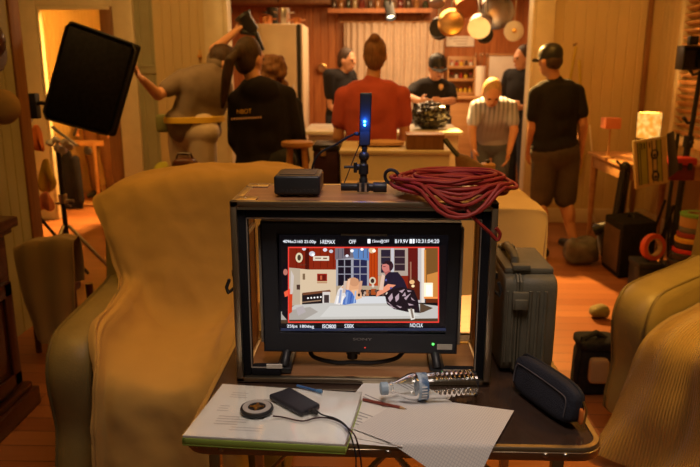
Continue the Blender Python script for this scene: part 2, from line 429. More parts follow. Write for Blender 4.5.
# kitchen opening jambs
mb = MB().box2((-1.58, YB-.06, 0), (-1.36, YB+.10, CZ)).box2((-1.40, YB-.075, 0), (-1.355, YB+.11, CZ)); struct('trim_4', mb, M_trim, bevel=.006)
mb = MB().box2((1.45, YB-.06, 0), (1.645, YB+.10, CZ)).box2((1.44, YB-.07, 0), (1.475, YB+.11, CZ)); struct('trim_5', mb, M_trim, bevel=.006)
struct('trim_6', MB().box2((-2.25, YB-.03, 1.42), (-2.06, YB, 1.50)).box2((-2.25, YB-.045, 1.48), (-2.06, YB, 1.505)), M_vjg, bevel=.004)
struct('trim_7', MB().box2((2.49, YB-.03, 0), (2.535, YB, CZ)), M_brown, bevel=.003)
struct('baseboard_back', MB().box2((1.65, YB-.022, 0), (2.64, YB, .14)), M_trim, bevel=.005)
struct('baseboard_right', MB().box2((2.618, 2.0, 0), (2.64, YB-.03, .14)), M_trim, bevel=.005)
# cream boarded door standing just proud of the wall
dr = build('door_1', vj((-2.06, YB-.05), (-1.58, YB-.05), .01, 2.45, .085, .035), M_vj, smooth=False); dr['kind'] = 'structure'
build('door_knob', MB().ell((-1.63, YB-.10, 1.58), (.018, .018, .018)).cyl((-1.63, YB-.052, 1.58), (-1.63, YB-.09, 1.58), .008).box2((-1.645, YB-.058, 1.52), (-1.615, YB-.05, 1.64)), M_gold, dr)
# kitchen shell
struct('wall_kitchen_back', vj((-1.9, 9.2), (2.0, 9.2), 0, CZ, .10), M_plank, smooth=False)
struct('wall_kitchen_left', vj((-1.9, 6.7), (-1.9, 9.2), 0, CZ, .10, side=1), M_plank, smooth=False)
struct('wall_kitchen_right', vj((1.9, 9.2), (1.9, 6.7), 0, CZ, .10, side=1), M_plank, smooth=False)
# hall shell
struct('wall_hall_left', vj((-3.5, 6.65), (-3.5, 9.4), 0, CZ, side=1), M_vj, smooth=False)
struct('wall_hall_back', vj((-3.5, 9.4), (-2.0, 9.4), 0, CZ), M_vj, smooth=False)
struct('wall_hall_right', vj((-2.02, 9.4), (-2.02, 6.7), 0, CZ, side=1), M_vj, smooth=False)
# louvred window in the right-hand wall
wn = build('window_1', MB().box2((2.56, 5.25, .86), (2.64, 5.32, 2.2)).box2((2.56, 5.98, .86), (2.64, 6.05, 2.2)).box2((2.56, 5.25, .84), (2.64, 6.05, .91)).box2((2.56, 5.25, 2.14), (2.64, 6.05, 2.2)), M_trim, bevel=.004)
wn['kind'] = 'structure'
sl = MB()
for i in range(21):
    sl.box((2.59, 5.65, .94+i*.059), (.055, .66, .008), Matrix.Rotation(.7, 3, 'Y'))
build('louvre', sl, M_honey, wn)

# ------------------------------------------------------------------ soft seating
def armchair(name, pos, rot, label):
    r = thing(name, (0, 0, 0), label, 'armchair')
    build('base', rbox((0, -.08, .19), (.74, .74, .24), .2), M_leather, r)
    build('seat_cushion', rbox((0, -.18, .395), (.45, .60, .17), .3), M_leather, r)
    b = rbox((0, .20, .62), (.80, .19, .70), .3); 
    for v in b.v: v.y += (v.z-.4)*.14; v.z += .03*(1-(v.x/.40)**2) if v.z > .8 else 0
    build('backrest', b, M_leather, r)
    for s in (-1, 1):
        prof = [(-.47, .06), (-.49, .30), (-.515, .44), (-.515, .52), (-.48, .585), (-.41, .62), (-.25, .628), (-.1, .63), (.08, .635), (.20, .63), (.24, .45), (.24, .06)]
        mb = MB(); fine = []
        for i in range(len(prof)*4):
            q = [Vector((0, a, b)) for a, b in prof]; n = len(q); t = i/4; k = int(t); f = t-k
            a_, b_, c_, d_ = q[k-1], q[k], q[(k+1) % n], q[(k+2) % n]
            fine.append(.5*((2*b_)+(c_-a_)*f+(2*a_-5*b_+4*c_-d_)*f*f+(3*b_-a_-3*c_+d_)*f**3))
        cen = Vector((0, -.13, .36)); rs = []
        for w, k in ((-.088, .82), (-.083, .90), (-.068, .965), (-.04, 1.0), (0, 1.012), (.04, 1.0), (.068, .965), (.083, .90), (.088, .82)):
            rs.append([cen+(p-cen)*k+Vector((w+s*.305, 0, 0)) for p in fine])
        mb.rings(rs); a = build('armrest', mb, M_leather, r)
        for kk, w in ((.968, -.068), (.968, .068)):
            build('seam', MB().tube([cen+(p-cen)*kk+Vector((w*1.02+s*.305, 0, 0)) for p in fine[:40]], .005, 6), M_seam, a)
    for sx in (-1, 1):
        for sy in (-.36, .20):
            build('foot', MB().lathe([(.018, 0), (.028, .05), (.03, .09)], (sx*.30, sy, 0), n=14), M_mahog, r)
    r.location = pos; r.rotation_euler = (0, 0, rot)
    return r
LCH = Vector((-.69, 2.50, 0)); LROT = math.radians(3)
armchair('armchair', LCH, LROT, 'olive leather armchair under a big pale dust sheet')
RCH = Vector((1.585, 2.64, 0)); RROT = math.radians(-49)
armchair('armchair', RCH, RROT, 'olive leather armchair with a mustard ribbed throw over its front')
# dust sheet over the left chair
def folds(u, v, p):
    e = max(0, 1-u/.16)*max(0, min(1, (v-.42)*6)); return .009*math.sin(u*23+3*v+noise.noise(p*3)*2)*min(1, v*1.3)+.014*noise.noise(p*4)+.010*abs(noise.noise(Vector((p.x*9+p.z*5, p.y*5, p.z*3))))+.012*e*math.sin(u*75+v*9+noise.noise(p*4)*2)+.004*noise.noise(p*17)
rows = [[(-.43, .37, .40), (-.3, .39, .38), (-.1, .40, .38), (.1, .40, .38), (.3, .40, .40), (.43, .37, .42)],
        [(-.43, .37, .75), (-.3, .39, .75), (-.1, .40, .75), (.1, .40, .75), (.3, .40, .75), (.43, .37, .75)],
        [(-.43, .37, .93), (-.3, .395, .99), (-.1, .40, 1.025), (.1, .40, 1.04), (.3, .395, 1.04), (.42, .38, 1.01)],
        [(-.43, .27, .955), (-.3, .28, 1.015), (-.1, .29, 1.05), (.1, .29, 1.065), (.3, .285, 1.065), (.41, .28, 1.035)],
        [(-.425, .17, .93), (-.3, .16, .985), (-.1, .16, 1.015), (.1, .16, 1.03), (.3, .16, 1.03), (.41, .16, 1.0)],
        [(-.365, .10, .83), (-.28, .09, .84), (-.1, .10, .86), (.1, .10, .86), (.3, .10, .86), (.40, .11, .84)],
        [(-.33, .07, .70), (-.23, .05, .70), (-.1, .04, .68), (.1, .04, .68), (.24, .05, .70), (.33, .06, .70)],
        [(-.29, .0, .652), (-.205, -.01, .63), (-.12, -.04, .535), (.12, -.04, .535), (.205, -.01, .63), (.28, .0, .652)],
        [(-.255, -.22, .652), (-.195, -.22, .62), (-.12, -.22, .52), (.12, -.22, .52), (.205, -.22, .62), (.28, -.22, .65)],
        [(-.235, -.43, .640), (-.195, -.45, .59), (-.11, -.48, .50), (.11, -.48, .50), (.205, -.45, .60), (.28, -.43, .64)],
        [(-.205, -.565, .50), (-.18, -.575, .47), (-.11, -.57, .44), (.11, -.57, .44), (.20, -.575, .47), (.26, -.575, .50)],
        [(-.215, -.60, .22), (-.185, -.60, .22), (-.1, -.59, .24), (.1, -.59, .24), (.2, -.60, .22), (.27, -.60, .22)],
        [(-.225, -.65, .02), (-.19, -.63, .02), (-.1, -.61, .02), (.1, -.61, .02), (.2, -.62, .02), (.29, -.65, .02)]]
MS = Matrix.Translation(LCH) @ Matrix.Rotation(LROT, 4, 'Z')
ds = build('dust_sheet', sheet(rows, 110, 170, folds, MS), M_sheet, solid=.005)
tag(ds, 'pale calico dust sheet hanging over the armchair left of the monitor case', 'dust sheet')
# ribbed throw over the right chair: falls off the seat and spills forward to the floor
def tfold(u, v, p):
    return .030*math.sin(u*15+v*2.2+noise.noise(p*2)*2.2)*min(1, max(0, v*1.6-.2))+.012*noise.noise(p*5)
RM = Matrix.Translation(RCH) @ Matrix.Rotation(RROT, 4, 'Z')
rows = [[(-.205, .06, .60), (-.07, .05, .62), (.08, .05, .62), (.205, .06, .60)],
        [(-.205, -.10, .53), (-.07, -.10, .54), (.08, -.10, .54), (.205, -.10, .53)],
        [(-.205, -.38, .53), (-.07, -.42, .54), (.08, -.42, .54), (.205, -.40, .53)],
        [(-.215, -.58, .47), (-.07, -.59, .48), (.08, -.59, .48), (.22, -.58, .47)],
        [(-.24, -.64, .30), (-.08, -.64, .32), (.09, -.64, .32), (.26, -.64, .30)],
        [(-.265, -.67, .14), (-.09, -.67, .15), (.1, -.67, .15), (.30, -.67, .14)],
        [(-.29, -.72, .03), (-.10, -.71, .025), (.11, -.71, .025), (.34, -.72, .03)]]
th = build('throw_blanket', sheet(rows, 90, 80, tfold, RM), M_throw, solid=.010)
tag(th, 'mustard ribbed throw blanket spilling from the right armchair to the floor', 'blanket')

# ------------------------------------------------------------------ mahogany sideboard on the left
sb = thing('sideboard', (-1.72, 2.1, 0), 'dark mahogany sideboard at the left edge with a moulded top', 'sideboard')
y0, y1, xf, xb, top = 1.45, 2.70, -1.53, -1.965, .86
build('carcass', MB().box2((xb, y0, .10), (xf, y1, top-.05)), M_mahog, sb, bevel=.006)
build('top', MB().box2((xb, y0-.03, top-.045), (xf+.045, y1+.04, top)).box2((xb, y0-.015, top-.07), (xf+.025, y1+.02, top-.045)), M_mahog, sb, bevel=.008)
build('plinth', MB().box2((xb, y0-.03, 0), (xf+.05, y1+.05, .085)).box2((xb, y0-.02, .085), (xf+.03, y1+.03, .115)), M_mahog, sb, bevel=.008)
for k in range(2):
    a = y0+.03+k*.61; b = a+.58
    d = build('drawer', MB().box2((xf-.02, a, .62), (xf+.018, b, .78)), M_mahog, sb, bevel=.006)
    build('knob', MB().lathe([(.006, 0), (.008, .012), (.016, .02), (.015, .03), (0, .034)], (xf+.018, (a+b)/2, .70), (1, 0, 0), 16), M_gold, d)
    d = build('door', MB().box2((xf-.02, a, .14), (xf+.012, b, .595)).box2((xf+.01, a, .14), (xf+.022, a+.06, .595)).box2((xf+.01, b-.06, .14), (xf+.022, b, .595)).box2((xf+.01, a, .14), (xf+.022, b, .20)).box2((xf+.01, a, .535), (xf+.022, b, .595)).box2((xf+.008, a+.09, .23), (xf+.018, b-.09, .505)), M_mahog, sb, bevel=.005)
    build('knob', MB().lathe([(.005, 0), (.007, .012), (.013, .02), (0, .03)], (xf+.02, b-.03 if k == 0 else a+.03, .42), (1, 0, 0), 14), M_gold, d)
# beige cloth over a chair back behind the sideboard
hc = thing('low_chair', (-1.60, 3.36, 0), 'low wooden chair mostly hidden under a beige cloth behind the sideboard', 'chair')
cx0, cx1, cy = X(20, 250, 3.3), X(76, 245, 3.3), 3.30
for x in (cx0+.04, cx1-.04):
    build('leg', MB().tube([(x, cy, .0), (x, cy, .33), (x, cy-.02, .58)], [.016, .018, .014], 10), M_mahog, hc)
    build('leg', MB().cyl((x, cy+.2, 0), (x, cy+.2, .32), .016, .02), M_mahog, hc)
build('seat', rbox(((cx0+cx1)/2-.03, cy+.11, .32), (cx1-cx0-.10, .22, .05), .3), M_mahog, hc)
build('backrest', MB().box2((cx0+.03, cy-.025, .50), (cx1-.03, cy-.005, .58)).box2((cx0+.03, cy-.02, .40), (cx1-.03, cy-.0, .46)), M_mahog, hc, bevel=.006)
cm_ = (cx0+cx1)/2
rows = [[(cx0, cy+.06, .36), (cm_, cy+.06, .36), (cx1, cy+.06, .38)],
        [(cx0-.01, cy+.05, .52), (cm_, cy+.05, .52), (cx1+.01, cy+.05, .54)],
        [(cx0-.01, cy+.03, .575), (cm_, cy+.035, .615), (cx1+.01, cy+.03, .63)],
        [(cx0-.01, cy-.02, .585), (cm_, cy-.02, .625), (cx1+.01, cy-.02, .635)],
        [(cx0-.005, cy-.06, .56), (cm_, cy-.065, .595), (cx1+.01, cy-.06, .60)],
        [(cx0+.02, cy-.08, .36), (cm_+.01, cy-.09, .36), (cx1, cy-.07, .36)],
        [(cx0+.08, cy-.09, .10), (cm_+.03, cy-.10, .09), (cx1-.02, cy-.08, .10)]]
o = build('cloth_cover', sheet(rows, 40, 60, lambda u, v, p: .012*math.sin(u*14+v)*v+.008*noise.noise(p*6)), M_beige, solid=.004)
tag(o, 'beige woven cloth draped over the low chair beside the sideboard', 'cloth')
o = thing('wall_lamp', (-1.98, 2.62, 1.30), 'round tan wall lamp shade at the left edge above the sideboard', 'wall lamp')
pc = at_y(2, 107, 2.62)
build('shade', MB().lathe([(.004, .028), (.03, .026), (.05, .016), (.066, 0), (.068, -.006), (.05, .006), (.03, .014), (.004, .017)], pc, Vector((.15, -1, .05)), 32), pm('brown shade', (.30, .18, .07), .8), o)
build('arm', MB().tube([(-1.975, 2.66, pc.z), (-1.9, 2.68, pc.z+.02), (-1.6, 2.66, pc.z+.03), (pc.x, 2.64, pc.z)], .008, 8), M_gold, o)
build('backplate', MB().lathe([(.04, 0), (.04, .01), (.012, .02), (.012, .04)], (-1.98, 2.66, pc.z), (1, 0, 0), 20), M_gold, o)

pc = at_y(1, 40, 3.2)
o = thing('felt_hat', pc, 'dark brown hat hung high on the left wall by the brown post', 'hat')
build('crown', crumple(MB().ell(pc+Vector((-.05, 0, 0)), (.06, .075, .09)), .01, 12), M_mahog, o)
build('brim', MB().lathe([(.07, -.01), (.13, -.012), (.135, -.006), (.13, .0), (.07, .004)], pc+Vector((-.075, 0, -.02)), (1, -.2, .25), 32, closed=True), M_mahog, o)
build('hook', MB().cyl((-1.979, pc.y, pc.z+.02), (pc.x-.06, pc.y, pc.z+.03), .007), M_gold, o)

# ------------------------------------------------------------------ lamp table on the right, its lamps
T2 = .755
lt = thing('side_table', (2.26, 5.66, 0), 'honey wooden table against the right wall holding two lamps', 'table')
build('tabletop', MB().box2((1.90, 5.24, T2-.03), (2.60, 6.1, T2)), M_honey, lt, bevel=.006)
build('apron', MB().box2((1.93, 5.27, T2-.13), (1.95, 6.07, T2-.03)).box2((1.93, 5.27, T2-.13), (2.57, 5.29, T2-.03)).box2((1.93, 6.05, T2-.13), (2.57, 6.07, T2-.03)), M_honey, lt, bevel=.003)
for x in (1.95, 2.56):
    for y in (5.29, 6.05):
        build('leg', MB().lathe([(.018, 0), (.026, .3), (.03, T2-.2), (.034, T2-.13), (.034, T2-.03)], (x, y, 0), n=14), M_honey, lt)
lc = at_y(649, 125, 5.74); lc = Vector((lc.x, 5.74, T2))
l = thing('table_lamp', lc, 'lit table lamp with a glowing mottled cylinder shade', 'lamp')
build('base', MB().lathe([(.06, .001), (.06, .012), (.02, .03), (.014, .06), (.03, .09), (.02, .13), (.01, .16)], lc), M_gold, l)
m, N, L, b = nm('glowing lamp shade'); tc = N.new('ShaderNodeTexCoord'); n = N.new('ShaderNodeTexNoise'); n.inputs['Scale'].default_value = 26; L.new(tc.outputs['Object'], n.inputs[0])
r = N.new('ShaderNodeValToRGB'); r.color_ramp.elements[0].color = (.75, .30, .03, 1); r.color_ramp.elements[1].color = (1, .62, .16, 1); r.color_ramp.elements[0].position = .4; r.color_ramp.elements[1].position = .6
L.new(n.outputs[0], r.inputs[0]); L.new(r.outputs[0], b.inputs['Emission Color']); b.inputs['Emission Strength'].default_value = .95; b.inputs['Base Color'].default_value = (.6, .4, .15, 1)
build('lamp_shade', MB().lathe([(.088, .155), (.09, .165), (.092, .35), (.09, .36), (.084, .358), (.083, .157)], lc, n=32, closed=True), m, l)
build('bulb', MB().ell(lc+Vector((0, 0, .215)), (.028, .028, .036)), em('lamp bulb', (1, .75, .35), 14), l)
lamp('table_lamp_glow', 'POINT', lc+Vector((0, 0, .27)), 12, (1, .55, .18), .05)
pc = at_y(611, 122, 5.62); pc = Vector((pc.x, 5.62, T2))
l = thing('table_lamp', pc, 'small unlit table lamp with a coral square shade', 'lamp')
build('base', MB().lathe([(.045, .001), (.045, .01), (.012, .02), (.008, .05), (.008, .24)], pc), M_honey, l)
build('lamp_shade', MB().rings([[pc+Vector((x*w, y*w, h)) for x, y in ((-1, -1), (1, -1), (1, 1), (-1, 1))] for w, h in ((.062, .24), (.062, .325))]), M_salmon, l, bevel=.004)
# pale curtain strip hanging under the table by the wall
o = build('power_cable', MB().tube([(2.02, 6.5, T2+.2), (2.08, 6.45, .5), (2.05, 6.4, .2), (2.12, 6.35, .012), (2.3, 6.3, .012)], .007, 8), M_white)
tag(o, 'pale power cable hanging down the wall behind the lamp table', 'cable')

# ------------------------------------------------------------------ stands, slate, tape, boxes on the right
def tripod_legs(r, c, spread, h, rad, mat, n=3, a0=.4):
    for k in range(n):
        a = a0+k*2*math.pi/n
        build('leg', MB().tube([(c.x+.018*math.cos(a), c.y+.018*math.sin(a), h), (c.x+spread*math.cos(a), c.y+spread*math.sin(a), .012)], rad, 8), mat, r)
def post(name, base, topp, label, cat='stand'):
    r = thing(name, base, label, cat); return r
c = at_y(683, 150, 4.92); c.z = 0
ms = thing('monitor_stand', c, 'tall black stand at the right edge carrying a small monitor', 'stand')
build('pole', MB().cyl((c.x, c.y, .12), (c.x+.06, c.y, at_y(688, 58, 4.88).z-.083), .016).cyl((c.x, c.y, .2), (c.x+.03, c.y, .95), .023), M_black, ms)
build('collar', MB().cyl((c.x+.028, c.y, .92), (c.x+.032, c.y, 1.0), .034).cyl((c.x+.03, c.y-.07, .96), (c.x+.03, c.y+.02, .96), .010), M_black, ms)
tripod_legs(ms, c, .13, .5, .012, M_black, 3, .5)
for zz, sg in ((1.43, -1), (1.10, -1)):
    build('knob', MB().tube([(c.x+.05, c.y, zz), (c.x+.05+sg*.05, c.y-.02, zz-.01), (c.x+.05+sg*.085, c.y-.03, zz+.03)], [.012, .010, .014], 8), M_black, ms)
pc = at_y(688, 58, 4.88)
mo = thing('field_monitor', pc, 'small black field monitor on top of the tall right stand', 'monitor')
build('housing', MB().box(pc, (.12, .06, .16)), M_black, mo, bevel=.01)
build('hood', MB().box2((pc.x-.075, pc.y-.10, pc.z-.075), (pc.x-.063, pc.y+.02, pc.z+.07)).box2((pc.x+.063, pc.y-.10, pc.z-.075), (pc.x+.075, pc.y+.02, pc.z+.07)).box2((pc.x-.075, pc.y-.10, pc.z+.07), (pc.x+.075, pc.y+.02, pc.z+.08)), M_black, mo, bevel=.003)
build('battery', MB().box(pc+Vector((.02, 0, .115)), (.06, .05, .06)), M_black, mo, bevel=.006)
build('screen', MB().box2((pc.x-.054, pc.y-.033, pc.z-.06), (pc.x+.054, pc.y-.028, pc.z+.05)), pm('dark glass', (.01, .01, .012), .1), mo)
# clapper slate hanging by the stand
q = [at_y(634, 141, 4.42), at_y(636.5, 189, 4.42), at_y(668.5, 183, 4.52), at_y(666.5, 133, 4.52)]
sx = (q[2]-q[1]).normalized(); sz = (q[0]-q[1]).normalized(); sn = sx.cross(sz).normalized()
sl = thing('clapper_slate', (q[1]+q[2])/2, 'yellow and black film slate in front of the red tool case', 'slate')
wS = (q[2]-q[1]).length; hS = (q[0]-q[1]).length
def sp(u, v, o=0.0): return q[1]+sx*(u*wS)+sz*(v*hS)+sn*o
build('board', MB().hexa([sp(0, 0, -.02), sp(1, 0, -.02), sp(1, 1, -.02), sp(0, 1, -.02)], [sp(0, 0), sp(1, 0), sp(1, 1), sp(0, 1)]), pm('slate cream', (.60, .48, .22), .5), sl, bevel=.004)
mk = MB()
def rect(mb, u0, v0, u1, v1, o=.0012): mb.hexa([sp(u0, v0, 0), sp(u1, v0, 0), sp(u1, v1, 0), sp(u0, v1, 0)], [sp(u0, v0, o), sp(u1, v0, o), sp(u1, v1, o), sp(u0, v1, o)])
mk.mat(0); rect(mk, .10, .07, .37, .95); rect(mk, .68, .08, .80, .95)
mk.mat(1)
for u in (.08, .15, .36, .52, .66, .80): rect(mk, u, .06, u+.022, .95, .002)
for v in (.30, .58): rect(mk, .53, v, .67, v+.02, .002)
mk.mat(2); rect(mk, .40, .08, .50, .93)
mk.mat(1)
for v in (.2, .66):
    mk.torus(sp(.60, v, .002), .028, .005, sn, 18, 6, .3); mk.cyl(sp(.60, v-.02, .001), sp(.60, v-.02, .003), .010, n=12)
for u in (.2, .28, .44): rect(mk, u, .80, u+.03, .93, .002)
build('slate_face', mk, [pm('slate green', (.40, .42, .07), .5), M_black, pm('slate yellow', (.66, .50, .12), .5)], sl, smooth=False)
q2 = [at_y(667, 134, 4.53), at_y(669, 178, 4.53), at_y(679, 170, 4.60), at_y(674, 131, 4.60)]
nn = Vector((.3, .9, 0)).normalized()*.03
build('clap_stick', MB().prism([q2[1], q2[2], q2[3], q2[0]], nn), M_black, sl, bevel=.003)
# red case on the stand
pc = at_y(680, 166, 4.80)
o = thing('tool_case', pc-Vector((0, 0, .09)), 'small red and black tool case on the right stand', 'tool case')
build('body', MB().box(pc+Vector((0, 0, -.045)), (.17, .12, .10)), pm('maroon plastic', (.16, .015, .02), .4), o, bevel=.012)
build('lid', MB().box(pc+Vector((0, 0, .035)), (.18, .13, .055)), M_redp, o, bevel=.012)
build('latch', MB().box(pc+Vector((-.03, -.066, .005)), (.03, .014, .05)).box(pc+Vector((.04, -.066, .005)), (.03, .014, .05)), M_black, o, bevel=.003)
# second stand with the case arm
c2 = at_y(668, 200, 5.12); c2.z = 0
o = thing('light_stand', c2, 'black folding stand behind the slate with a slanting brace', 'stand')
build('pole', MB().cyl((c2.x, c2.y, .03), (c2.x+.02, c2.y, 1.0), .013), M_black, o)
tripod_legs(o, c2, .13, .5, .010, M_black, 3, 2.6)
qa = (q[0]+q[1]+q[2]+q[3])/4-sn*.0205; build('arm', MB().tube([(c2.x+.016, c2.y, .80), qa-sn*.06, qa], [.012, .011, .014], 8), M_black, o)
# leaning pile of tape rolls on a low crate
cb = at_y(688, 258, 4.28); cb.z = 0
o = thing('storage_crate', cb, 'low black crate under the coloured tape rolls', 'crate')
build('body', MB().box2((cb.x-.11, cb.y-.13, 0), (cb.x+.2, cb.y+.14, .20)), M_black, o, bevel=.012)
build('lid', MB().box2((cb.x-.12, cb.y-.14, .20), (cb.x+.21, cb.y+.15, .225)), M_rubber, o, bevel=.006)
rolls = [('black', (.02, .018, .018), .105, .052, .030, 'wide black tape roll at the bottom of the leaning stack'),
         ('black', (.024, .02, .02), .10, .045, .024, 'black tape roll second from the bottom of the stack'),
         ('red', (.55, .03, .02), .095, .028, .012, 'red tape roll above the black rolls in the stack'),
         ('black2', (.02, .02, .02), .092, .040, .004, 'thin black tape roll between the red and yellow rolls'),
         ('yellow', (.70, .42, .04), .095, .030, -.004, 'yellow tape roll in the middle of the stack'),
         ('maroon', (.25, .03, .02), .088, .034, -.008, 'maroon tape roll above the yellow one'),
         ('slate', (.13, .15, .15), .08, .034, -.006, 'slate grey tape roll under the tan one'),
         ('tan', (.45, .30, .13), .082, .066, -.002, 'tan wide tape roll below the green lid'),
         ('green', (.16, .42, .09), .090, .022, .0, 'bright green tape roll on top of the stack')]
z = .2255; xo = cb.x-.02
for nme, col, R_, h, dx, lab in rolls:
    xo += .006 if dx >= 0 else .002
    t = thing('tape_roll', (xo, cb.y, z), lab, 'tape roll', 'coloured tape rolls stacked by the right chair')
    build('tape', MB().lathe([(R_, 0), (R_+.003, .004), (R_+.003, h-.004), (R_, h-.0005), (.052, h-.0005), (.052, 0)], (xo, cb.y, z), n=32, closed=True), pm('tape '+nme, col, .5), t)
    build('core', MB().lathe([(.052, .001), (.052, h-.001), (.046, h-.001), (.046, .001)], (xo, cb.y, z), n=28, closed=True), M_tanc, t)
    z += h
pc = at_y(653, 247, 4.45)
t = thing('tape_roll', (pc.x, pc.y, pc.z), 'red orange tape roll standing on edge left of the stack', 'tape roll', 'coloured tape rolls stacked by the right chair')
ax = Vector((.35, -1, .1)).normalized()
build('tape', MB().lathe([(.088, -.02), (.09, -.016), (.09, .016), (.088, .02), (.06, .02), (.06, -.02)], pc, ax, 32, closed=True), pm('tape orange red', (.66, .10, .04), .5), t)
build('core', MB().lathe([(.06, -.02), (.06, .02), (.054, .02), (.054, -.02)], pc, ax, 28, closed=True), M_tanc, t)
o = thing('storage_crate', (pc.x, pc.y, 0), 'flat black crate under the red tape roll on edge', 'crate')
build('body', MB().box2((pc.x-.11, pc.y-.09, 0), (pc.x+.03, pc.y+.10, pc.z-.125)), M_black, o, bevel=.01)
build('lid', MB().box2((pc.x-.115, pc.y-.095, pc.z-.125), (pc.x+.035, pc.y+.105, pc.z-.0905)), M_rubber, o, bevel=.006)
# black speaker cabinet on the floor
A = at_z(618, 279, 0)
o = thing('amplifier', (A.x+.05, A.y+.2, 0), 'black amplifier box with brown grille on the floor by the lamp table', 'amplifier')
dl = (at_z(602, 266, 0)-A); dl.z = 0; dl = dl.normalized()*.36
dr2 = Vector((.28, .10, 0))
H = .40; p = [A, A+dr2, A+dr2+dl, A+dl]
build('cabinet', MB().hexa(p, [v+Vector((0, 0, H)) for v in p]), M_matte, o, bevel=.014)
nl = Vector((-dl.y, dl.x, 0)).normalized()
if nl.x > 0: nl = -nl
f = [A+dl*.08+Vector((0, 0, .04)), A+dl*.92+Vector((0, 0, .04)), A+dl*.92+Vector((0, 0, H-.05)), A+dl*.08+Vector((0, 0, H-.05))]
build('grille', MB().prism([v+nl*.001 for v in f], nl*.008), pm('brown grille cloth', (.10, .055, .03), .9, bump=.4, bscale=250), o, bevel=.003)
build('handle', MB().tube([A+dr2*.5+dl*.35+Vector((0, 0, H)), A+dr2*.5+dl*.4+Vector((0, 0, H+.025)), A+dr2*.5+dl*.6+Vector((0, 0, H+.025)), A+dr2*.5+dl*.65+Vector((0, 0, H))], .009, 8), M_rubber, o)
# folded black tripod leaning beside the table
b0 = at_y(613, 232, 5.17); b1 = at_y(625, 170, 5.19); b0.z = .02
o = thing('folded_tripod', (b0.x, b0.y, 0), 'black folded tripod leaning against the lamp table corner', 'tripod')
for k in range(3):
    a = 2.1*k; off = Vector((.028*math.cos(a), .028*math.sin(a), 0)); build('leg', MB().tube([b0+off, b0.lerp(b1, .5)+off, b1+off*.8], [.014, .018, .02], 10), M_black, o)
build('head', MB().ell(b1+Vector((0, 0, .02)), (.04, .04, .045)).cyl(b1, b1+Vector((-.07, 0, .07)), .010), M_black, o)
# clutter on the floor left of the amplifier
g = at_z(592, 265, 0)
o = build('gear_bag', crumple(rbox((g.x-.085, g.y+.04, .10), (.24, .2, .2), .5), .035, 9), pm('grey nylon', (.13, .12, .12), .5, var=.4, scale=12, bump=.6, bscale=20)); tag(o, 'crumpled grey nylon bag beside the brown grille amplifier', 'bag')
o = build('work_light', MB().cyl((g.x+.10, g.y+.34, .19), (g.x+.27, g.y+.30, .27), .05, .03).box2((g.x+.15, g.y+.26, 0), (g.x+.22, g.y+.40, .19)), M_black, bevel=.006); tag(o, 'small black lamp head on the floor behind the grey bag', 'work light')
# camera bag on the floor by the right chair
g = at_z(592, 398, 0)
o = thing('camera_bag', (g.x, g.y+.08, 0), 'black bag with a tan pouch on the floor beside the right armchair', 'bag')
build('body', crumple(rbox((g.x+.03, g.y+.09, .12), (.18, .16, .24), .35), .010, 12), M_matte, o)
build('pouch', rbox((g.x+.018, g.y+.005, .135), (.085, .05, .12), .35), M_tanc, o)
build('strap', MB().tube([(g.x-.06, g.y+.05, .05), (g.x-.07, g.y+.03, .17), (g.x-.045, g.y+.05, .27), (g.x+.02, g.y+.08, .285), (g.x+.09, g.y+.1, .24)], .014, 8), M_matte, o)
build('flap', rbox((g.x+.03, g.y+.09, .24), (.19, .17, .045), .4), M_matte, o)
g = at_z(598, 318, 0)
o = build('cloth_pouch', crumple(rbox((g.x, g.y, .04), (.11, .10, .08), .7), .02, 14), pm('olive canvas', (.16, .13, .04), .9)); tag(o, 'small olive pouch lying alone on the open floor', 'pouch')
# ------------------------------------------------------------------ hall side: panel, stands, hanging things
q = [at_y(42, 118, 4.35), at_y(112, 137, 4.20), at_y(138, 45, 4.20), at_y(68, 20, 4.35)]
e1 = (q[1]-q[0]).normalized(); n = e1.cross(q[3]-q[0]).normalized()
if n.y > 0: n = -n
lp = thing('film_light', (q[0]+q[2])/2, 'big black tilted light panel seen from behind beside the hall doorway', 'film light')
cen = sum(q, Vector())/4
big = [cen+(p-cen)*1.0 for p in q]; ins = [cen+(p-cen)*.90 for p in q]
build('housing', MB().prism(big, -n*.05), M_matte, lp, bevel=.02, seg=3)
build('back_cover', MB().prism([p+n*.0005 for p in ins], n*.012), M_matte, lp, bevel=.006)
rim = MB().tube([cen+(p-cen)*.985+n*.004 for p in sum([[big[i].lerp(big[(i+1) % 4], t) for t in (.06, .5, .94)] for i in range(4)], [])], .008, 8, closed=True)
build('rim', rim, M_black, lp)
yk = at_y(33, 106, 4.38)
build('yoke', MB().tube([q[0].lerp(q[3], .15)+n*(-.02), yk+Vector((.05, 0, .02)), yk+Vector((.0, 0, 0))], .014, 8).box(yk, (.07, .06, .16)), M_black, lp, bevel=.004)
st = at_y(33, 200, 4.42); st.z = 0
ls = thing('light_stand', st, 'black light stand with work gloves clipped on beside the left door post', 'stand')
tz = yk.z-.085
build('pole', MB().cyl((st.x, st.y, .1), (st.x, st.y, tz), .014).cyl((st.x, st.y, .1), (st.x, st.y, .7), .019), M_black, ls)
tripod_legs(ls, st, .34, .5, .011, M_black, 3, .9)
build('collar', MB().cyl((st.x, st.y, tz-.02), (st.x, st.y, tz+.0), .05).cyl((st.x, st.y, .68), (st.x, st.y, .74), .028), M_steel, ls)
def cloth(name, px, py, w, h, Y, mat, label, cat='cloth', sd=0):
    c = at_y(px, py, Y)
    mb = rbox((c.x, Y, c.z), (w, .05, h), .6, 24, 18)
    for i, v in enumerate(mb.v):
        t = (c.z+h/2-v.z)/h
        v.x = c.x+(v.x-c.x)*(.45+.75*t); v.y += .018*math.sin((v.x-c.x)*90+sd)*t
    crumple(mb, .025, 9, sd)
    o = build(name, mb, mat); tag(o, label, cat); return o
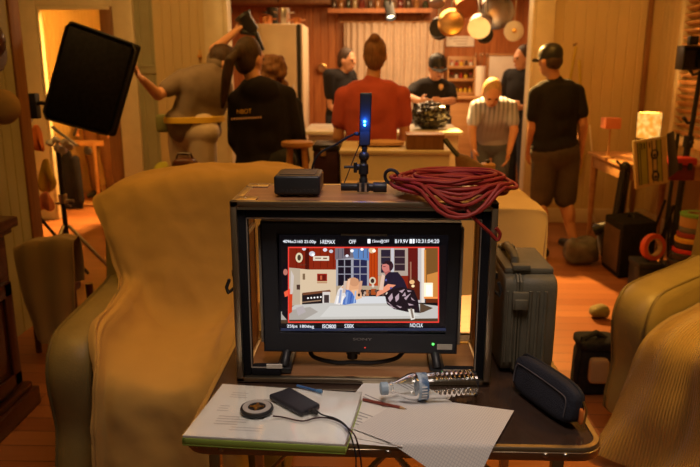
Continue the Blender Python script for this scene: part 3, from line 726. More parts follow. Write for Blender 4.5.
cloth('work_glove', 37, 138, .075, .17, 4.36, M_orange, 'orange work glove hanging highest on the left light stand', 'glove', 1)
cloth('cloth_rag', 46, 176, .11, .20, 4.36, M_yellow, 'bright yellow rag hanging on the left light stand', 'rag', 2)
cloth('cloth_rag', 46, 201, .10, .14, 4.28, M_salmon, 'salmon pink rag hanging below the yellow one', 'rag', 3)
# chrome grip clamps on an arm below the panel
c = at_y(60, 142, 4.30)
gs = at_y(63, 200, 4.34); gs.z = 0
g2 = thing('grip_stand', gs, 'steel grip stand under the tilted panel in the hall doorway', 'stand')
build('pole', MB().cyl((gs.x, gs.y, .09), (gs.x, gs.y, c.z-.05), .016), M_black, g2)
build('collar', MB().cyl((gs.x, gs.y, .60), (gs.x, gs.y, .66), .028).cyl((gs.x, gs.y, .62), (gs.x+.08, gs.y-.02, .62), .009).cyl((gs.x-.05, gs.y, .6), (gs.x+.05, gs.y, .58), .008), M_steel, g2)
tripod_legs(g2, gs, .36, .45, .012, M_steel, 3, .2)
ar = MB(); a0, a1 = at_y(52, 127, 4.30), at_y(78, 146, 4.22); ar.cyl(a0, a1, .009); a2, a3 = at_y(74, 136, 4.25), at_y(77, 128, 4.25); ar.cyl(a3, a2, .008); build('arm', ar, M_steel, g2)
for i, (px, py) in enumerate(((50, 143), (56, 140), (58, 148), (65, 143), (70, 146), (63, 150), (88, 151))):
    p = at_y(px, py, 4.27+.01*(i % 3)); R = Matrix.Rotation(.7*i, 3, 'Y') @ Matrix.Rotation(.4*i, 3, 'X')
    k = build('grip_clamp', MB().lathe([(.010, -.018), (.024, -.014), (.026, 0), (.024, .014), (.010, .018)], p, R @ Vector((0, .5, 1)), 16).cyl(p, p+R @ Vector((.03, 0, .012)), .007), M_white if i != 6 else M_steel)
    tag(k, ['white grip clamp at the left end of the cluster under the panel', 'white grip clamp topmost in the cluster under the panel', 'white grip clamp lower left in the cluster under the panel', 'white grip clamp in the centre of the cluster under the panel', 'white grip clamp at the right end of the cluster under the panel', 'white grip clamp lowest in the cluster under the panel', 'lone steel grip clamp right of the clamp cluster'][i], 'clamp', 'grip clamps under the light panel')
p = at_y(92, 138, 4.9)
# coat hung in the hall
c = at_y(72, 185, 7.2)
mb = rbox((c.x, 7.14, c.z), (.26, .07, .78), .55, 28, 22)
for v in mb.v:
    t = (c.z+.39-v.z)/.78; v.x = c.x+(v.x-c.x)*(.45+.7*t); v.y += .02*math.sin((v.x-c.x)*50)*t
o = thing('coat', (c.x, 7.2, c.z), 'dark long coat hanging from a hook rail in the hall', 'coat')
build('body', crumple(mb, .02, 6), M_tee_n, o)
for s in (-1, 1):
    build('sleeve', MB().capsule((c.x+s*.09, 7.13, c.z+.28), (c.x+s*.13, 7.09, c.z-.15), .05, .04), M_tee_n, o)
o = build('hook_rail', MB().box2((c.x-.5, 7.39, c.z+.40), (c.x+.3, 7.42, c.z+.46)).cyl((c.x-.4, 7.40, 0), (c.x-.4, 7.40, c.z+.45), .02).cyl((c.x+.2, 7.40, 0), (c.x+.2, 7.40, c.z+.45), .02).box2((c.x-.5, 7.2, 0), (c.x+.3, 7.45, .03)).cyl((c.x, 7.14, c.z+.40), (c.x, 7.40, c.z+.43), .01), M_honey, bevel=.004)
tag(o, 'wooden coat rack frame standing in the hall behind the dark coat', 'coat rack')

# ------------------------------------------------------------------ kitchen
# tall cream fridge
fx0, fx1 = X(256, 80, 7.0), X(303, 80, 7.0); FZ = 1.905
fr = thing('fridge', ((fx0+fx1)/2, 7.3, 0), 'tall cream fridge at the left of the kitchen with pots on top', 'fridge')
build('body', MB().box2((fx0, 7.05, .04), (fx1, 7.65, FZ)), M_fridge, fr, bevel=.015)
build('door', MB().box2((fx0+.06, 7.0, .55), (fx1-.06, 7.052, FZ-.01)), M_fridge, fr, bevel=.012)
build('door', MB().box2((fx0+.06, 7.0, .07), (fx1-.06, 7.052, .54)), M_fridge, fr, bevel=.012)
build('edge_trim', MB().box2((fx1-.055, 7.01, .07), (fx1-.02, 7.05, FZ-.01)), M_dark_pan, fr)
build('handle', MB().tube([(fx1-.1, 6.998, 1.0), (fx1-.1, 6.96, 1.02), (fx1-.1, 6.96, 1.28), (fx1-.1, 6.998, 1.3)], .01, 8), M_steel, fr)
def pot(px, py, Y, r, h, mat, label, base, lid=False, group=None, name='pot'):
    x = X(px, py, Y); o = thing(name, (x, Y, base), label, 'pot', group)
    build('body', MB().lathe([(.001, .001), (r*.9, .001), (r, .012), (r, h), (r+.006, h+.003), (r-.004, h), (r-.006, .015), (.001, .006)], (x, Y, base), n=28), mat, o)
    for s in (-1, 1): build('handle', MB().tube([(x+s*r*.99, Y-.03, base+h*.75), (x+s*(r+.04), Y-.025, base+h*.78), (x+s*(r+.04), Y+.025, base+h*.78), (x+s*r*.99, Y+.03, base+h*.75)], .006, 6), mat, o)
    if lid:
        l_ = build('lid', MB().lathe([(r+.004, h+.004), (r*.8, h+.02), (.02, h+.03), (.001, h+.031)], (x, Y, base), n=28), mat, o)
        build('knob', MB().lathe([(.006, h+.03), (.014, h+.045), (.01, h+.055), (.001, h+.057)], (x, Y, base), n=16), M_black, l_)
    return o
G1 = 'pots on top of the fridge'
pot(284, 14, 7.28, .062, .16, M_steel, 'tall bright steel pot on top of the fridge', FZ, False, G1)
pot(266, 18, 7.2, .066, .07, M_copper, 'low copper pot on top of the fridge left of the steel pot', FZ, True, G1)
pot(297, 18, 7.22, .04, .06, M_copper, 'small copper pot on top of the fridge right of the steel pot', FZ, False, G1)
pot(273, 10, 7.56, .07, .19, M_dark_pan, 'dark tall pot on the fridge behind the copper pot', FZ, False, G1)
# cupboard over the fridge
o = thing('wall_cupboard', (fx0+.2, 8.9, 2.2), 'dark wooden wall cupboard high above the fridge', 'cupboard')
build('carcass', MB().box2((-1.85, 8.85, 2.25), (-.55, 9.19, 2.7)), M_brown, o, bevel=.006)
for k in range(2): build('door', MB().box2((-1.84+k*.65, 8.83, 2.26), (-1.21+k*.65, 8.851, 2.69)), M_brown, o, bevel=.006)
# curtain over the kitchen window, shelf of jars above
wz0, wz1 = 0.95, 2.02
wx0, wx1 = X(346, 60, 9.1), X(442, 60, 9.1)
wf = build('window_2', MB().box2((wx0-.03, 9.14, wz0), (wx0+.05, 9.2, wz1)).box2((wx1-.05, 9.14, wz0), (wx1+.03, 9.2, wz1)).box2((wx0, 9.14, wz0), (wx1, 9.2, wz0+.06)).box2((wx0, 9.14, wz1-.06), (wx1, 9.2, wz1)).box2(((wx0+wx1)/2-.02, 9.15, wz0), ((wx0+wx1)/2+.02, 9.2, wz1)), M_trim, bevel=.004)
wf['kind'] = 'structure'
build('pane', MB().box2((wx0+.04, 9.165, wz0+.05), (wx1-.04, 9.17, wz1-.05)), pm('night glass', (.01, .012, .02), .08), wf)
ct = sheet([[(wx0-.02, 9.06, wz1+.02), ((wx0+wx1)/2, 9.06, wz1+.02), (wx1+.02, 9.06, wz1+.02)], [(wx0-.02, 9.06, 1.4), ((wx0+wx1)/2, 9.06, 1.4), (wx1+.02, 9.06, 1.4)], [(wx0-.04, 9.06, .85), ((wx0+wx1)/2, 9.06, .85), (wx1+.04, 9.06, .85)]], 160, 16, lambda u, v, p: .022*math.sin(u*95+noise.noise(p*3))+.01*math.sin(u*31))
o = thing('window_curtain', ((wx0+wx1)/2, 9.06, .85), 'pale pleated curtain over the kitchen window behind the coral shirt', 'curtain')
build('fabric', ct, M_curtain, o, solid=.003)
build('curtain_rod', MB().cyl((wx0-.08, 9.06, wz1+.03), (wx1+.06, 9.06, wz1+.03), .009), M_honey, o)
sz = Zp(380, 9, 8.9)
sh = thing('wall_shelf', (0, 9.05, sz), 'wooden wall shelf above the curtain holding a row of jars', 'shelf')
sx0, sx1 = X(328, 9, 8.95), X(432, 9, 8.95)
build('board', MB().box2((sx0, 8.9, sz-.03), (sx1, 9.19, sz)), M_honey, sh, bevel=.004)
build('lip', MB().box2((sx0, 8.89, sz-.045), (sx1, 8.9, sz+.008)), M_plank, sh)
for x in (sx0+.1, sx1-.1): build('bracket', MB().prism([(x-.012, 9.19, sz-.03), (x-.012, 8.95, sz-.03), (x-.012, 9.19, sz-.1)], (.024, 0, 0)), M_honey, sh)
rj = random.Random(3); x = sx0+.07; pos = ['first', 'second', 'third', 'fourth', 'fifth', 'sixth', 'seventh', 'eighth', 'ninth', 'tenth', 'eleventh', 'twelfth', 'thirteenth', 'fourteenth']
i = 0
while x < sx1-.06 and i < 14:
    r_ = rj.uniform(.028, .042); h = rj.uniform(.10, .17); cl = [(.10, .06, .03), (.35, .16, .05), (.05, .06, .03), (.42, .30, .14), (.18, .03, .02)][i % 5]
    t = thing('jar', (x, 9.03, sz), '%s %s jar from the left on the shelf above the curtain' % (pos[i], ['dark', 'amber', 'green', 'cream', 'maroon'][i % 5]), 'jar', 'jars on the kitchen wall shelf')
    build('glass', MB().lathe([(r_*.9, .001), (r_, .01), (r_, h*.75), (r_*.7, h*.85), (r_*.7, h*.9)], (x, 9.03, sz), n=16), pm('jar glass', cl, .12, coat=.5), t)
    build('lid', MB().lathe([(r_*.75, h*.9), (r_*.75, h), (.001, h)], (x, 9.03, sz), n=16), M_copper if i % 2 else M_black, t)
    x += r_*2+rj.uniform(.02, .035); i += 1
# ring light dot on wall: small round wall clock
c = at_y(322, 68, 9.15)
o = thing('wall_clock', c, 'small round clock on the plank wall left of the curtain', 'clock')
build('case', MB().lathe([(.058, .0), (.062, .01), (.062, .03), (.05, .034), (.05, .02), (.001, .02)], c+Vector((0, .03, 0)), (0, -1, 0), 28), M_gold, o)
build('dial', MB().lathe([(.049, .021), (.001, .0212)], c+Vector((0, .03, 0)), (0, -1, 0), 28), M_brown, o)
# ceiling spot lamp
c = at_y(390, 12, 7.1)
o = thing('ceiling_spot_lamp', (c.x, c.y, CZ), 'black spot lamp hanging above the kitchen, lit face towards us', 'spot lamp')
ax = Vector((.12, -.55, -.83)).normalized()
build('stem', MB().cyl((c.x, c.y, CZ-.001), (c.x, c.y, c.z+.03), .010).cyl((c.x, c.y, CZ-.03), (c.x, c.y, CZ-.001), .05), M_black, o)
build('can', MB().lathe([(.001, -.11), (.042, -.10), (.046, -.06), (.05, .075), (.046, .075), (.040, .03), (.001, .03)], c, ax, 28), M_black, o)
build('bulb', MB().lathe([(.039, .034), (.036, .045), (.001, .052)], c, ax, 24), em('spot bulb', (1.0, .78, .5), 5.0), o)
lamp('kitchen_spot', 'SPOT', c+ax*.10, 60, WARM, .03, c+ax*2, 1.2, .5)
# island bench in the kitchen opening with a stone top
BZ = .955
ib = thing('kitchen_island', (.15, 6.3, 0), 'pale kitchen island with a stone top in the kitchen opening', 'kitchen island')
ix1 = at_y(463, 133, 5.72).x
build('body', MB().box2((-.55, 5.78, .0), (ix1-.03, 6.50, BZ-.03)), M_white, ib, bevel=.006)
build('worktop', MB().box2((-.6, 5.72, BZ-.03), (ix1, 6.56, BZ)), M_marble, ib, bevel=.008)
for k in range(3): build('panel', MB().box2((-.5+k*.39, 5.762, .12), (-.16+k*.39, 5.781, BZ-.12)), M_white, ib, bevel=.004)
# crinkled black bag on it
c = at_y(430, 118, 5.98)
mb = MB().ell((0, 0, 0), (.165, .14, .115), n=56, m=36)
for k, v in enumerate(mb.v):
    d = v.normalized(); a = abs(noise.noise(d*3.2+Vector((3, 1, 2))))+.6*abs(noise.noise(d*7+Vector((1, 5, 2))))
    mb.v[k] = v*(1+.30*(a-.3))+Vector((0, 0, 0))
zmin = min(v.z for v in mb.v)
for k in range(len(mb.v)): mb.v[k] = Vector((mb.v[k].x, mb.v[k].y, max(mb.v[k].z-zmin-.012, .001)))+Vector((c.x, c.y, BZ))
o = build('rubbish_bag', mb, pm('black bin liner', (.012, .012, .013), .16, spec=.9)); tag(o, 'crinkled shiny black rubbish bag on the stone worktop', 'bag')
# trinkets shining along the top of the bag
# hanging pot rail with pans
PY = 6.95
rl = thing('pot_rail', (.9, PY, 2.36), 'steel pot rail hung from the kitchen ceiling', 'pot rail')
rx0, rx1 = X(425, 0, PY)-.05, X(522, 0, PY)+.08
build('bar', MB().cyl((rx0, PY, 2.34), (rx1, PY, 2.34), .012), M_steel, rl)
for x in (rx0+.1, rx1-.1): build('hanger', MB().cyl((x, PY, 2.35), (x, PY, CZ), .006), M_steel, rl)
def hung(px, py, r, dep, mat, label, kind='pan', tilt=(0, -1, 0), Y=None, name='frying_pan'):
    Y = Y or PY; c = at_y(px, py, Y); a = Vector(tilt).normalized()
    o = thing(name, c, label, kind, 'pans hanging on the pot rail')
    if dep < .07: prof = [(.001, 0), (r*.78, 0), (r*.82, .004), (r, -dep), (r*.97, -dep), (r*.79, -.004), (.001, -.004)]
    else: prof = [(.001, 0), (r*.9, 0), (r, .01-dep*.1), (r, -dep), (r*.97, -dep), (r*.95, -.006), (.001, -.006)]
    build('body', MB().lathe(prof, c, a, 36), mat, o)
    top = c+Vector((0, .015, r*.98)); L_ = max(.06, 2.325-top.z)
    build('handle', MB().tube([top-a*dep*.6, top+Vector((0, .01, .03))-a*dep*.5, Vector((c.x+.01, PY, 2.33-max(.0, .0)))], [.012, .010, .006], 8), M_steel, o)
    return o
hung(452, 23, .135, .04, M_gold, 'round brass bottomed pan hanging left of the big steel pot', tilt=(.1, -1, -.15))
hung(438, 28, .115, .04, M_dark_pan, 'black iron pan half hidden behind the brass bottomed pan', tilt=(-.6, -1, 0), Y=PY+.09)
hung(479, 28, .105, .09, M_steel, 'small shiny saucepan hanging between the brass pan and the big pot', tilt=(-.25, -1, -.5), Y=PY-.38, name='saucepan', kind='saucepan')
hung(497, 13, .165, .15, pm('worn steel', (.34, .31, .28), .25, 1.0, var=.25), 'big dark steel pot hanging at the right of the rail', tilt=(-.1, -1, -.35), name='stock_pot', kind='pot')
hung(486, 35, .085, .05, M_dark_pan, 'little black pan hanging lowest on the rail', tilt=(.1, -1, -.1), Y=PY-.17)
hung(467, 8, .125, .08, M_copper, 'copper bottomed pan hanging high between brass pan and big pot', tilt=(.2, -.7, -.7), Y=PY+.12, name='saucepan', kind='saucepan')
hung(437, 4, .075, .13, M_steel, 'slim steel pot hanging at the left end of the rail', tilt=(.0, -.5, -.85), Y=PY-.14, name='saucepan', kind='saucepan')
c = at_y(514, 31, PY)
o = thing('pan_cover', c, 'round cream lid hanging at the right end of the rail', 'lid', 'pans hanging on the pot rail')
build('disc', MB().lathe([(.001, .012), (.03, .012), (.06, .008), (.092, .0), (.098, -.008), (.09, -.006), (.001, .002)], c, (0, -1, .05), 36), M_white, o)
build('knob', MB().lathe([(.012, .012), (.022, .03), (.001, .034)], c, (0, -1, .05), 18), M_gold, o)
build('hook', MB().tube([c+Vector((0, .01, .085)), c+Vector((.01, .01, .3)), Vector((c.x+.01, PY, 2.33))], .004, 6), M_steel, o)
# paper notice on plank wall, spice rack, utensil pot, whiteboard
c = at_y(461, 41, 9.1)
o = thing('wall_notice', c, 'white printed paper notice on the plank wall above the spice rack', 'notice')
build('sheet', MB().box((c.x, 9.185, c.z), (.36, .006, .13)), M_white, o)
nb = MB()
for k in range(3): nb.box((c.x-.02+.02*k, 9.1805, c.z+.035-.035*k), (.24-.05*k, .002, .010))
build('print', nb, pm('faded print', (.4, .3, .25), .8), o)
rk0, rk1 = at_y(447, 95, 9.0), at_y(477, 56, 9.0)
sr = thing('spice_rack', ((rk0.x+rk1.x)/2, 9.1, rk0.z), 'honey wood spice rack with three shelves of bottles', 'spice rack')
build('frame', MB().box2((rk0.x, 9.02, rk0.z), (rk0.x+.02, 9.19, rk1.z)).box2((rk1.x-.03, 9.0, rk0.z), (rk1.x, 9.19, rk1.z)).box2((rk0.x, 9.17, rk0.z), (rk1.x, 9.19, rk1.z)), M_honey, sr, bevel=.003)
levels = [rk0.z+.01, rk0.z+(rk1.z-rk0.z)*.38, rk0.z+(rk1.z-rk0.z)*.70]
for k, zz in enumerate(levels):
    build('shelf', MB().box2((rk0.x, 9.0, zz-.012), (rk1.x, 9.19, zz)).box2((rk0.x, 8.995, zz), (rk1.x, 9.004, zz+.025)), M_honey, sr, bevel=.002)
cols = [('yellow', (.72, .46, .05)), ('brown', (.14, .06, .03)), ('white', (.7, .62, .5)), ('red', (.4, .05, .03))]
for k, zz in enumerate(levels):
    for j in range(5):
        x = rk0.x+.06+j*(rk1.x-rk0.x-.12)/4; cn, cc = cols[0 if k == 0 else (j+k) % 4]
        t = thing('spice_bottle', (x, 9.09, zz), '%s spice bottle, %s from the left on the %s rack shelf' % (cn, pos[j], ['lowest', 'middle', 'top'][k]), 'bottle', 'bottles in the spice rack')
        build('glass', MB().lathe([(.02, .001), (.023, .006), (.023, .06), (.014, .07), (.014, .076)], (x, 9.09, zz), n=12), pm('spice', cc, .2, coat=.4), t)
        build('cap', MB().lathe([(.016, .076), (.016, .092), (.001, .093)], (x, 9.09, zz), n=12), M_black if j % 2 else M_redp, t)
# sideboard bench under the rack
kb = thing('kitchen_bench', (.95, 8.85, 0), 'honey wood kitchen bench under the spice rack', 'kitchen bench')
KZ = Zp(470, 96, 8.75)
build('worktop', MB().box2((.95, 8.52, KZ-.035), (1.86, 9.19, KZ)), M_honey, kb, bevel=.005)
build('cabinet', MB().box2((.92, 8.56, .0), (1.86, 9.19, KZ-.035)), M_plank, kb, bevel=.004)
for k in range(3): build('door', MB().box2((.94+k*.31, 8.535, .1), (1.22+k*.31, 8.561, KZ-.08)), M_honey, kb, bevel=.004)
c = at_y(480, 84, 8.75); 
o = thing('utensil_crock', (c.x, 8.72, KZ), 'white crock of wooden spoons right of the spice rack', 'crock')
ch = at_y(480, 66, 8.72).z-KZ
build('pot', MB().lathe([(.055, .001), (.062, .02), (.064, ch), (.058, ch), (.05, .02), (.001, .02)], (c.x, 8.72, KZ), n=24), M_white, o)
for k in range(4):
    a = k*1.6; b0 = Vector((c.x+.02*math.cos(a), 8.72+.02*math.sin(a), KZ+.03)); b1 = b0+Vector((.05*math.cos(a), .05*math.sin(a), ch+.10))
    u_ = build('spoon', MB().cyl(b0, b1, .006, n=8).ell(b1, (.018, .01, .03)), M_brown, o)
w0, w1 = at_y(487, 112, 9.1), at_y(527, 55, 9.1)
o = thing('whiteboard', ((w0.x+w1.x)/2, 9.1, w0.z), 'blank cream board on the plank wall right of the utensil crock', 'board')
build('panel', MB().box2((w0.x, 9.16, max(w0.z, KZ+.01)), (w1.x+.1, 9.19, w1.z)), M_white, o, bevel=.004)
build('rim', MB().box2((w0.x-.02, 9.15, w1.z-.01), (w1.x+.12, 9.19, w1.z+.02)).box2((w0.x-.02, 9.15, max(w0.z, KZ+.005)), (w0.x+.005, 9.19, w1.z)), M_honey, o, bevel=.002)

# ------------------------------------------------------------------ things between us and the kitchen
# cream painted bench cabinet
b0, b1 = at_y(341, 150, 4.2), at_y(450, 150, 4.2); TZ = b0.z
cb_ = thing('bench_cabinet', ((b0.x+b1.x)/2, 4.45, 0), 'cream painted bench cabinet standing behind the monitor case', 'cabinet')
build('body', MB().box2((b0.x, 4.2, .0), (b1.x, 4.75, TZ-.025)), M_white, cb_, bevel=.005)
build('top', MB().box2((b0.x-.012, 4.185, TZ-.025), (b1.x+.012, 4.76, TZ)), M_white, cb_, bevel=.006)
t0 = at_z(408, 152, TZ+.001)
o = thing('wooden_tray', (t0.x+.12, t0.y+.1, TZ), 'brown wooden box tray on the cream cabinet', 'tray')
tw = at_y(446, 152, t0.y).x-t0.x; y_ = max(t0.y, 4.22)
build('base', MB().box2((t0.x, y_, TZ+.001), (t0.x+tw, y_+.2, TZ+.012)), M_brown, o)
build('side', MB().box2((t0.x, y_, TZ+.001), (t0.x+tw, y_+.012, TZ+.085)).box2((t0.x, y_+.19, TZ+.001), (t0.x+tw, y_+.202, TZ+.085)).box2((t0.x, y_, TZ+.001), (t0.x+.012, y_+.2, TZ+.085)).box2((t0.x+tw-.012, y_, TZ+.001), (t0.x+tw, y_+.2, TZ+.085)), M_brown, o, bevel=.002)
build('lid', MB().box2((t0.x-.004, y_-.004, TZ+.085), (t0.x+tw+.004, y_+.206, TZ+.094)), M_honey, o, bevel=.002)
o = build('folded_cloth', crumple(rbox((at_z(381, 148, TZ).x, 4.44, TZ+.022), (.30, .2, .030), .5), .006, 9), pm('pinkish linen', (.62, .38, .24), .9)); tag(o, 'pinkish folded cloth lying on the cream cabinet', 'cloth')
# cloth covered trolley table
cz = .88
tt = thing('trolley_table', (.40, 3.1, 0), 'small dark table hidden under a cream cloth right of the case', 'table')
tx0, tx1, ty0, ty1 = -.15, at_z(537, 205, cz).x-.02, 2.86, 3.56
build('tabletop', MB().box2((tx0, ty0, cz-.03), (tx1, ty1, cz-.006)), M_brown, tt, bevel=.004)
for x in (tx0+.04, tx1-.04):
    for y in (ty0+.04, ty1-.04): build('leg', MB().cyl((x, y, 0), (x, y, cz-.03), .018, .022), M_brown, tt)
def tfo(u, v, p): return (.020*math.sin(u*26+math.sin(v*3))*max(0, abs(v-.5)*2-.55)*2.0)+.004*noise.noise(p*7)
dd = .015
rows = [[(tx0-.03, ty1+.05, .45), (.2, ty1+.04, .45), (tx1-.02, ty1+.05, .46), (tx1+.05, ty1+.03, .50)],
        [(tx0-.02, ty1+dd, cz-.05), (.2, ty1+dd, cz-.05), (tx1, ty1+dd, cz-.05), (tx1+.04, ty1, cz-.12)],
        [(tx0-.01, ty1-.03, cz+.004), (.2, ty1-.03, cz+.004), (tx1-.02, ty1-.03, cz+.003), (tx1+.028, ty1-.04, cz-.02)],
        [(tx0-.01, (ty0+ty1)/2, cz+.003), (.2, (ty0+ty1)/2, cz+.003), (tx1-.02, (ty0+ty1)/2, cz+.003), (tx1+.028, (ty0+ty1)/2, cz-.02)],
        [(tx0-.01, ty0+.03, cz+.004), (.2, ty0+.03, cz+.004), (tx1-.02, ty0+.03, cz+.003), (tx1+.028, ty0+.03, cz-.02)],
        [(tx0-.02, ty0-dd, cz-.05), (.2, ty0-dd, cz-.05), (tx1, ty0-dd, cz-.05), (tx1+.035, ty0, cz-.1)],
        [(tx0-.03, ty0-.05, .50), (.2, ty0-.04, .50), (tx1-.02, ty0-.05, .52), (tx1+.03, ty0-.03, .56)]]
o = build('table_cloth', sheet(rows, 70, 110, tfo), M_cloth, solid=.004); tag(o, 'cream cloth draped over the small table right of the monitor case', 'cloth')
# canister and paddle on the cloth
p = at_z(487, 181, cz+.012)
o = thing('wooden_canister', (p.x, p.y, cz+.012), 'round wooden canister with black knob lid on the cream cloth', 'canister')
bz = cz+.012; hh = at_y(487, 163, p.y).z-bz
build('body', MB().lathe([(.034, .001), (.038, .01), (.038, hh*.8), (.036, hh*.82), (.001, hh*.82)], (p.x, p.y, bz), n=28), M_tanc, o)
l_ = build('lid', MB().lathe([(.04, hh*.82), (.04, hh*.93), (.03, hh), (.001, hh)], (p.x, p.y, bz), n=28), M_honey, o)
build('knob', MB().lathe([(.008, hh), (.015, hh+.012), (.001, hh+.02)], (p.x, p.y, bz), n=16), M_black, l_)
p0, p1, p2 = at_y(445, 140, 3.60), at_y(457, 155, 3.52), at_y(480, 177, 3.40)
ax = (p2-p1).normalized(); wd = Vector((ax.z, 0, -ax.x)).normalized()
if wd.z < 0: wd = -wd
o = thing('bellows', p2, 'brown flat wooden bellows with dark handle leaning on the cloth table', 'bellows')
build('board', MB().prism([p1-wd*.012, p1+ax*.05-wd*.05, p2-wd*.065, p2+ax*.02, p2+wd*.06, p1+ax*.05+wd*.035, p1+wd*.012], (0, .03, 0)), wood('walnut', (.12, .05, .02), (.2, .09, .035)), o, bevel=.008)
build('handle', MB().tube([p0, p0.lerp(p1, .5), p1+ax*.02+Vector((0, .015, 0))], [.014, .012, .014], 8), M_black, o)
# stool with a jar behind the draped chair
c = at_y(297, 142, 4.05)
o = thing('bar_stool', (c.x, 4.05, 0), 'orange wooden stool behind the black box and draped chair', 'stool')
build('seat', MB().lathe([(.001, c.z-.03), (.085, c.z-.03), (.095, c.z-.02), (.095, c.z), (.09, c.z+.004), (.001, c.z+.002)], (c.x, 4.05, 0), n=28), M_honey, o)
for k in range(4):
    a = .78+k*math.pi/2; build('leg', MB().cyl((c.x+.06*math.cos(a), 4.05+.06*math.sin(a), c.z-.03), (c.x+.13*math.cos(a), 4.05+.13*math.sin(a), 0), .014), M_honey, o)
build('stretcher', MB().torus((c.x, 4.05, .4), .108, .008), M_honey, o)
c = at_y(327, 178, 4.1)
o = thing('gear_case', (c.x, 4.1, 0), 'dark equipment case standing left of the cream cabinet', 'case')
build('body', MB().box2((c.x-.10, 4.30, 0), (c.x+.06, 4.60, c.z+.14)), pm('plum dark plastic', (.05, .02, .045), .4), o, bevel=.012)
build('lid', MB().box2((c.x-.105, 4.295, c.z+.14), (c.x+.065, 4.605, c.z+.18)), M_black, o, bevel=.008)
build('latch', MB().box2((c.x-.05, 4.285, c.z+.11), (c.x-.02, 4.30, c.z+.16)), M_steel, o)
# brown tool bag and yellow cloth on a stool left of the bending man
c = at_y(182, 170, 4.15)
o = thing('stool', (c.x, 4.15, 0), 'low honey stool hidden behind the draped chair under a brown bag', 'stool')
build('seat', rbox((c.x-.05, 4.15, c.z-.12), (.34, .3, .05), .3), M_honey, o)
for sx_ in (-1, 1):
    for sy_ in (-1, 1): build('leg', MB().cyl((c.x-.05+sx_*.12, 4.15+sy_*.1, c.z-.14), (c.x-.05+sx_*.15, 4.15+sy_*.13, 0), .016), M_honey, o)
o = thing('tool_bag', (c.x+.01, 4.15, c.z-.095), 'brown leather tool bag beside the pale khaki shorts', 'bag')
build('body', rbox((c.x+.02, 4.15, c.z-.01), (.15, .12, .17), .45), pm('brown leather', (.13, .04, .02), .4), o)
build('handle', MB().tube([(c.x-.03, 4.15, c.z+.07), (c.x-.02, 4.15, c.z+.10), (c.x+.06, 4.15, c.z+.10), (c.x+.07, 4.15, c.z+.07)], .008, 8), M_mahog, o)
o = build('cloth_rag', crumple(rbox((c.x-.125, 4.14, c.z-.02), (.09, .08, .13), .7), .03, 12), M_lime); tag(o, 'yellow green rag beside the brown leather tool bag', 'rag')
# yellow rope on the wall behind the walking person
pts = [at_y(576, 46, 6.52), at_y(571, 75, 6.53), at_y(567, 110, 6.53), at_y(572, 150, 6.53), at_y(578, 178, 6.53), at_y(583, 150, 6.53), at_y(581, 100, 6.53), at_y(579, 60, 6.53)]
fine = [catmull(pts, t*.25) for t in range(4*(len(pts)-1)+1)]
o = thing('rope_hank', pts[0], 'yellow rope hanging on the cream boards behind the walking person', 'rope')
build('rope', MB().tube(fine, .013, 8), pm('yellow rope', (.52, .38, .06), .8), o)
build('hook', MB().cyl((pts[0].x, 6.60, pts[0].z+.01), (pts[0].x, 6.50, pts[0].z+.02), .008), M_brown, o)
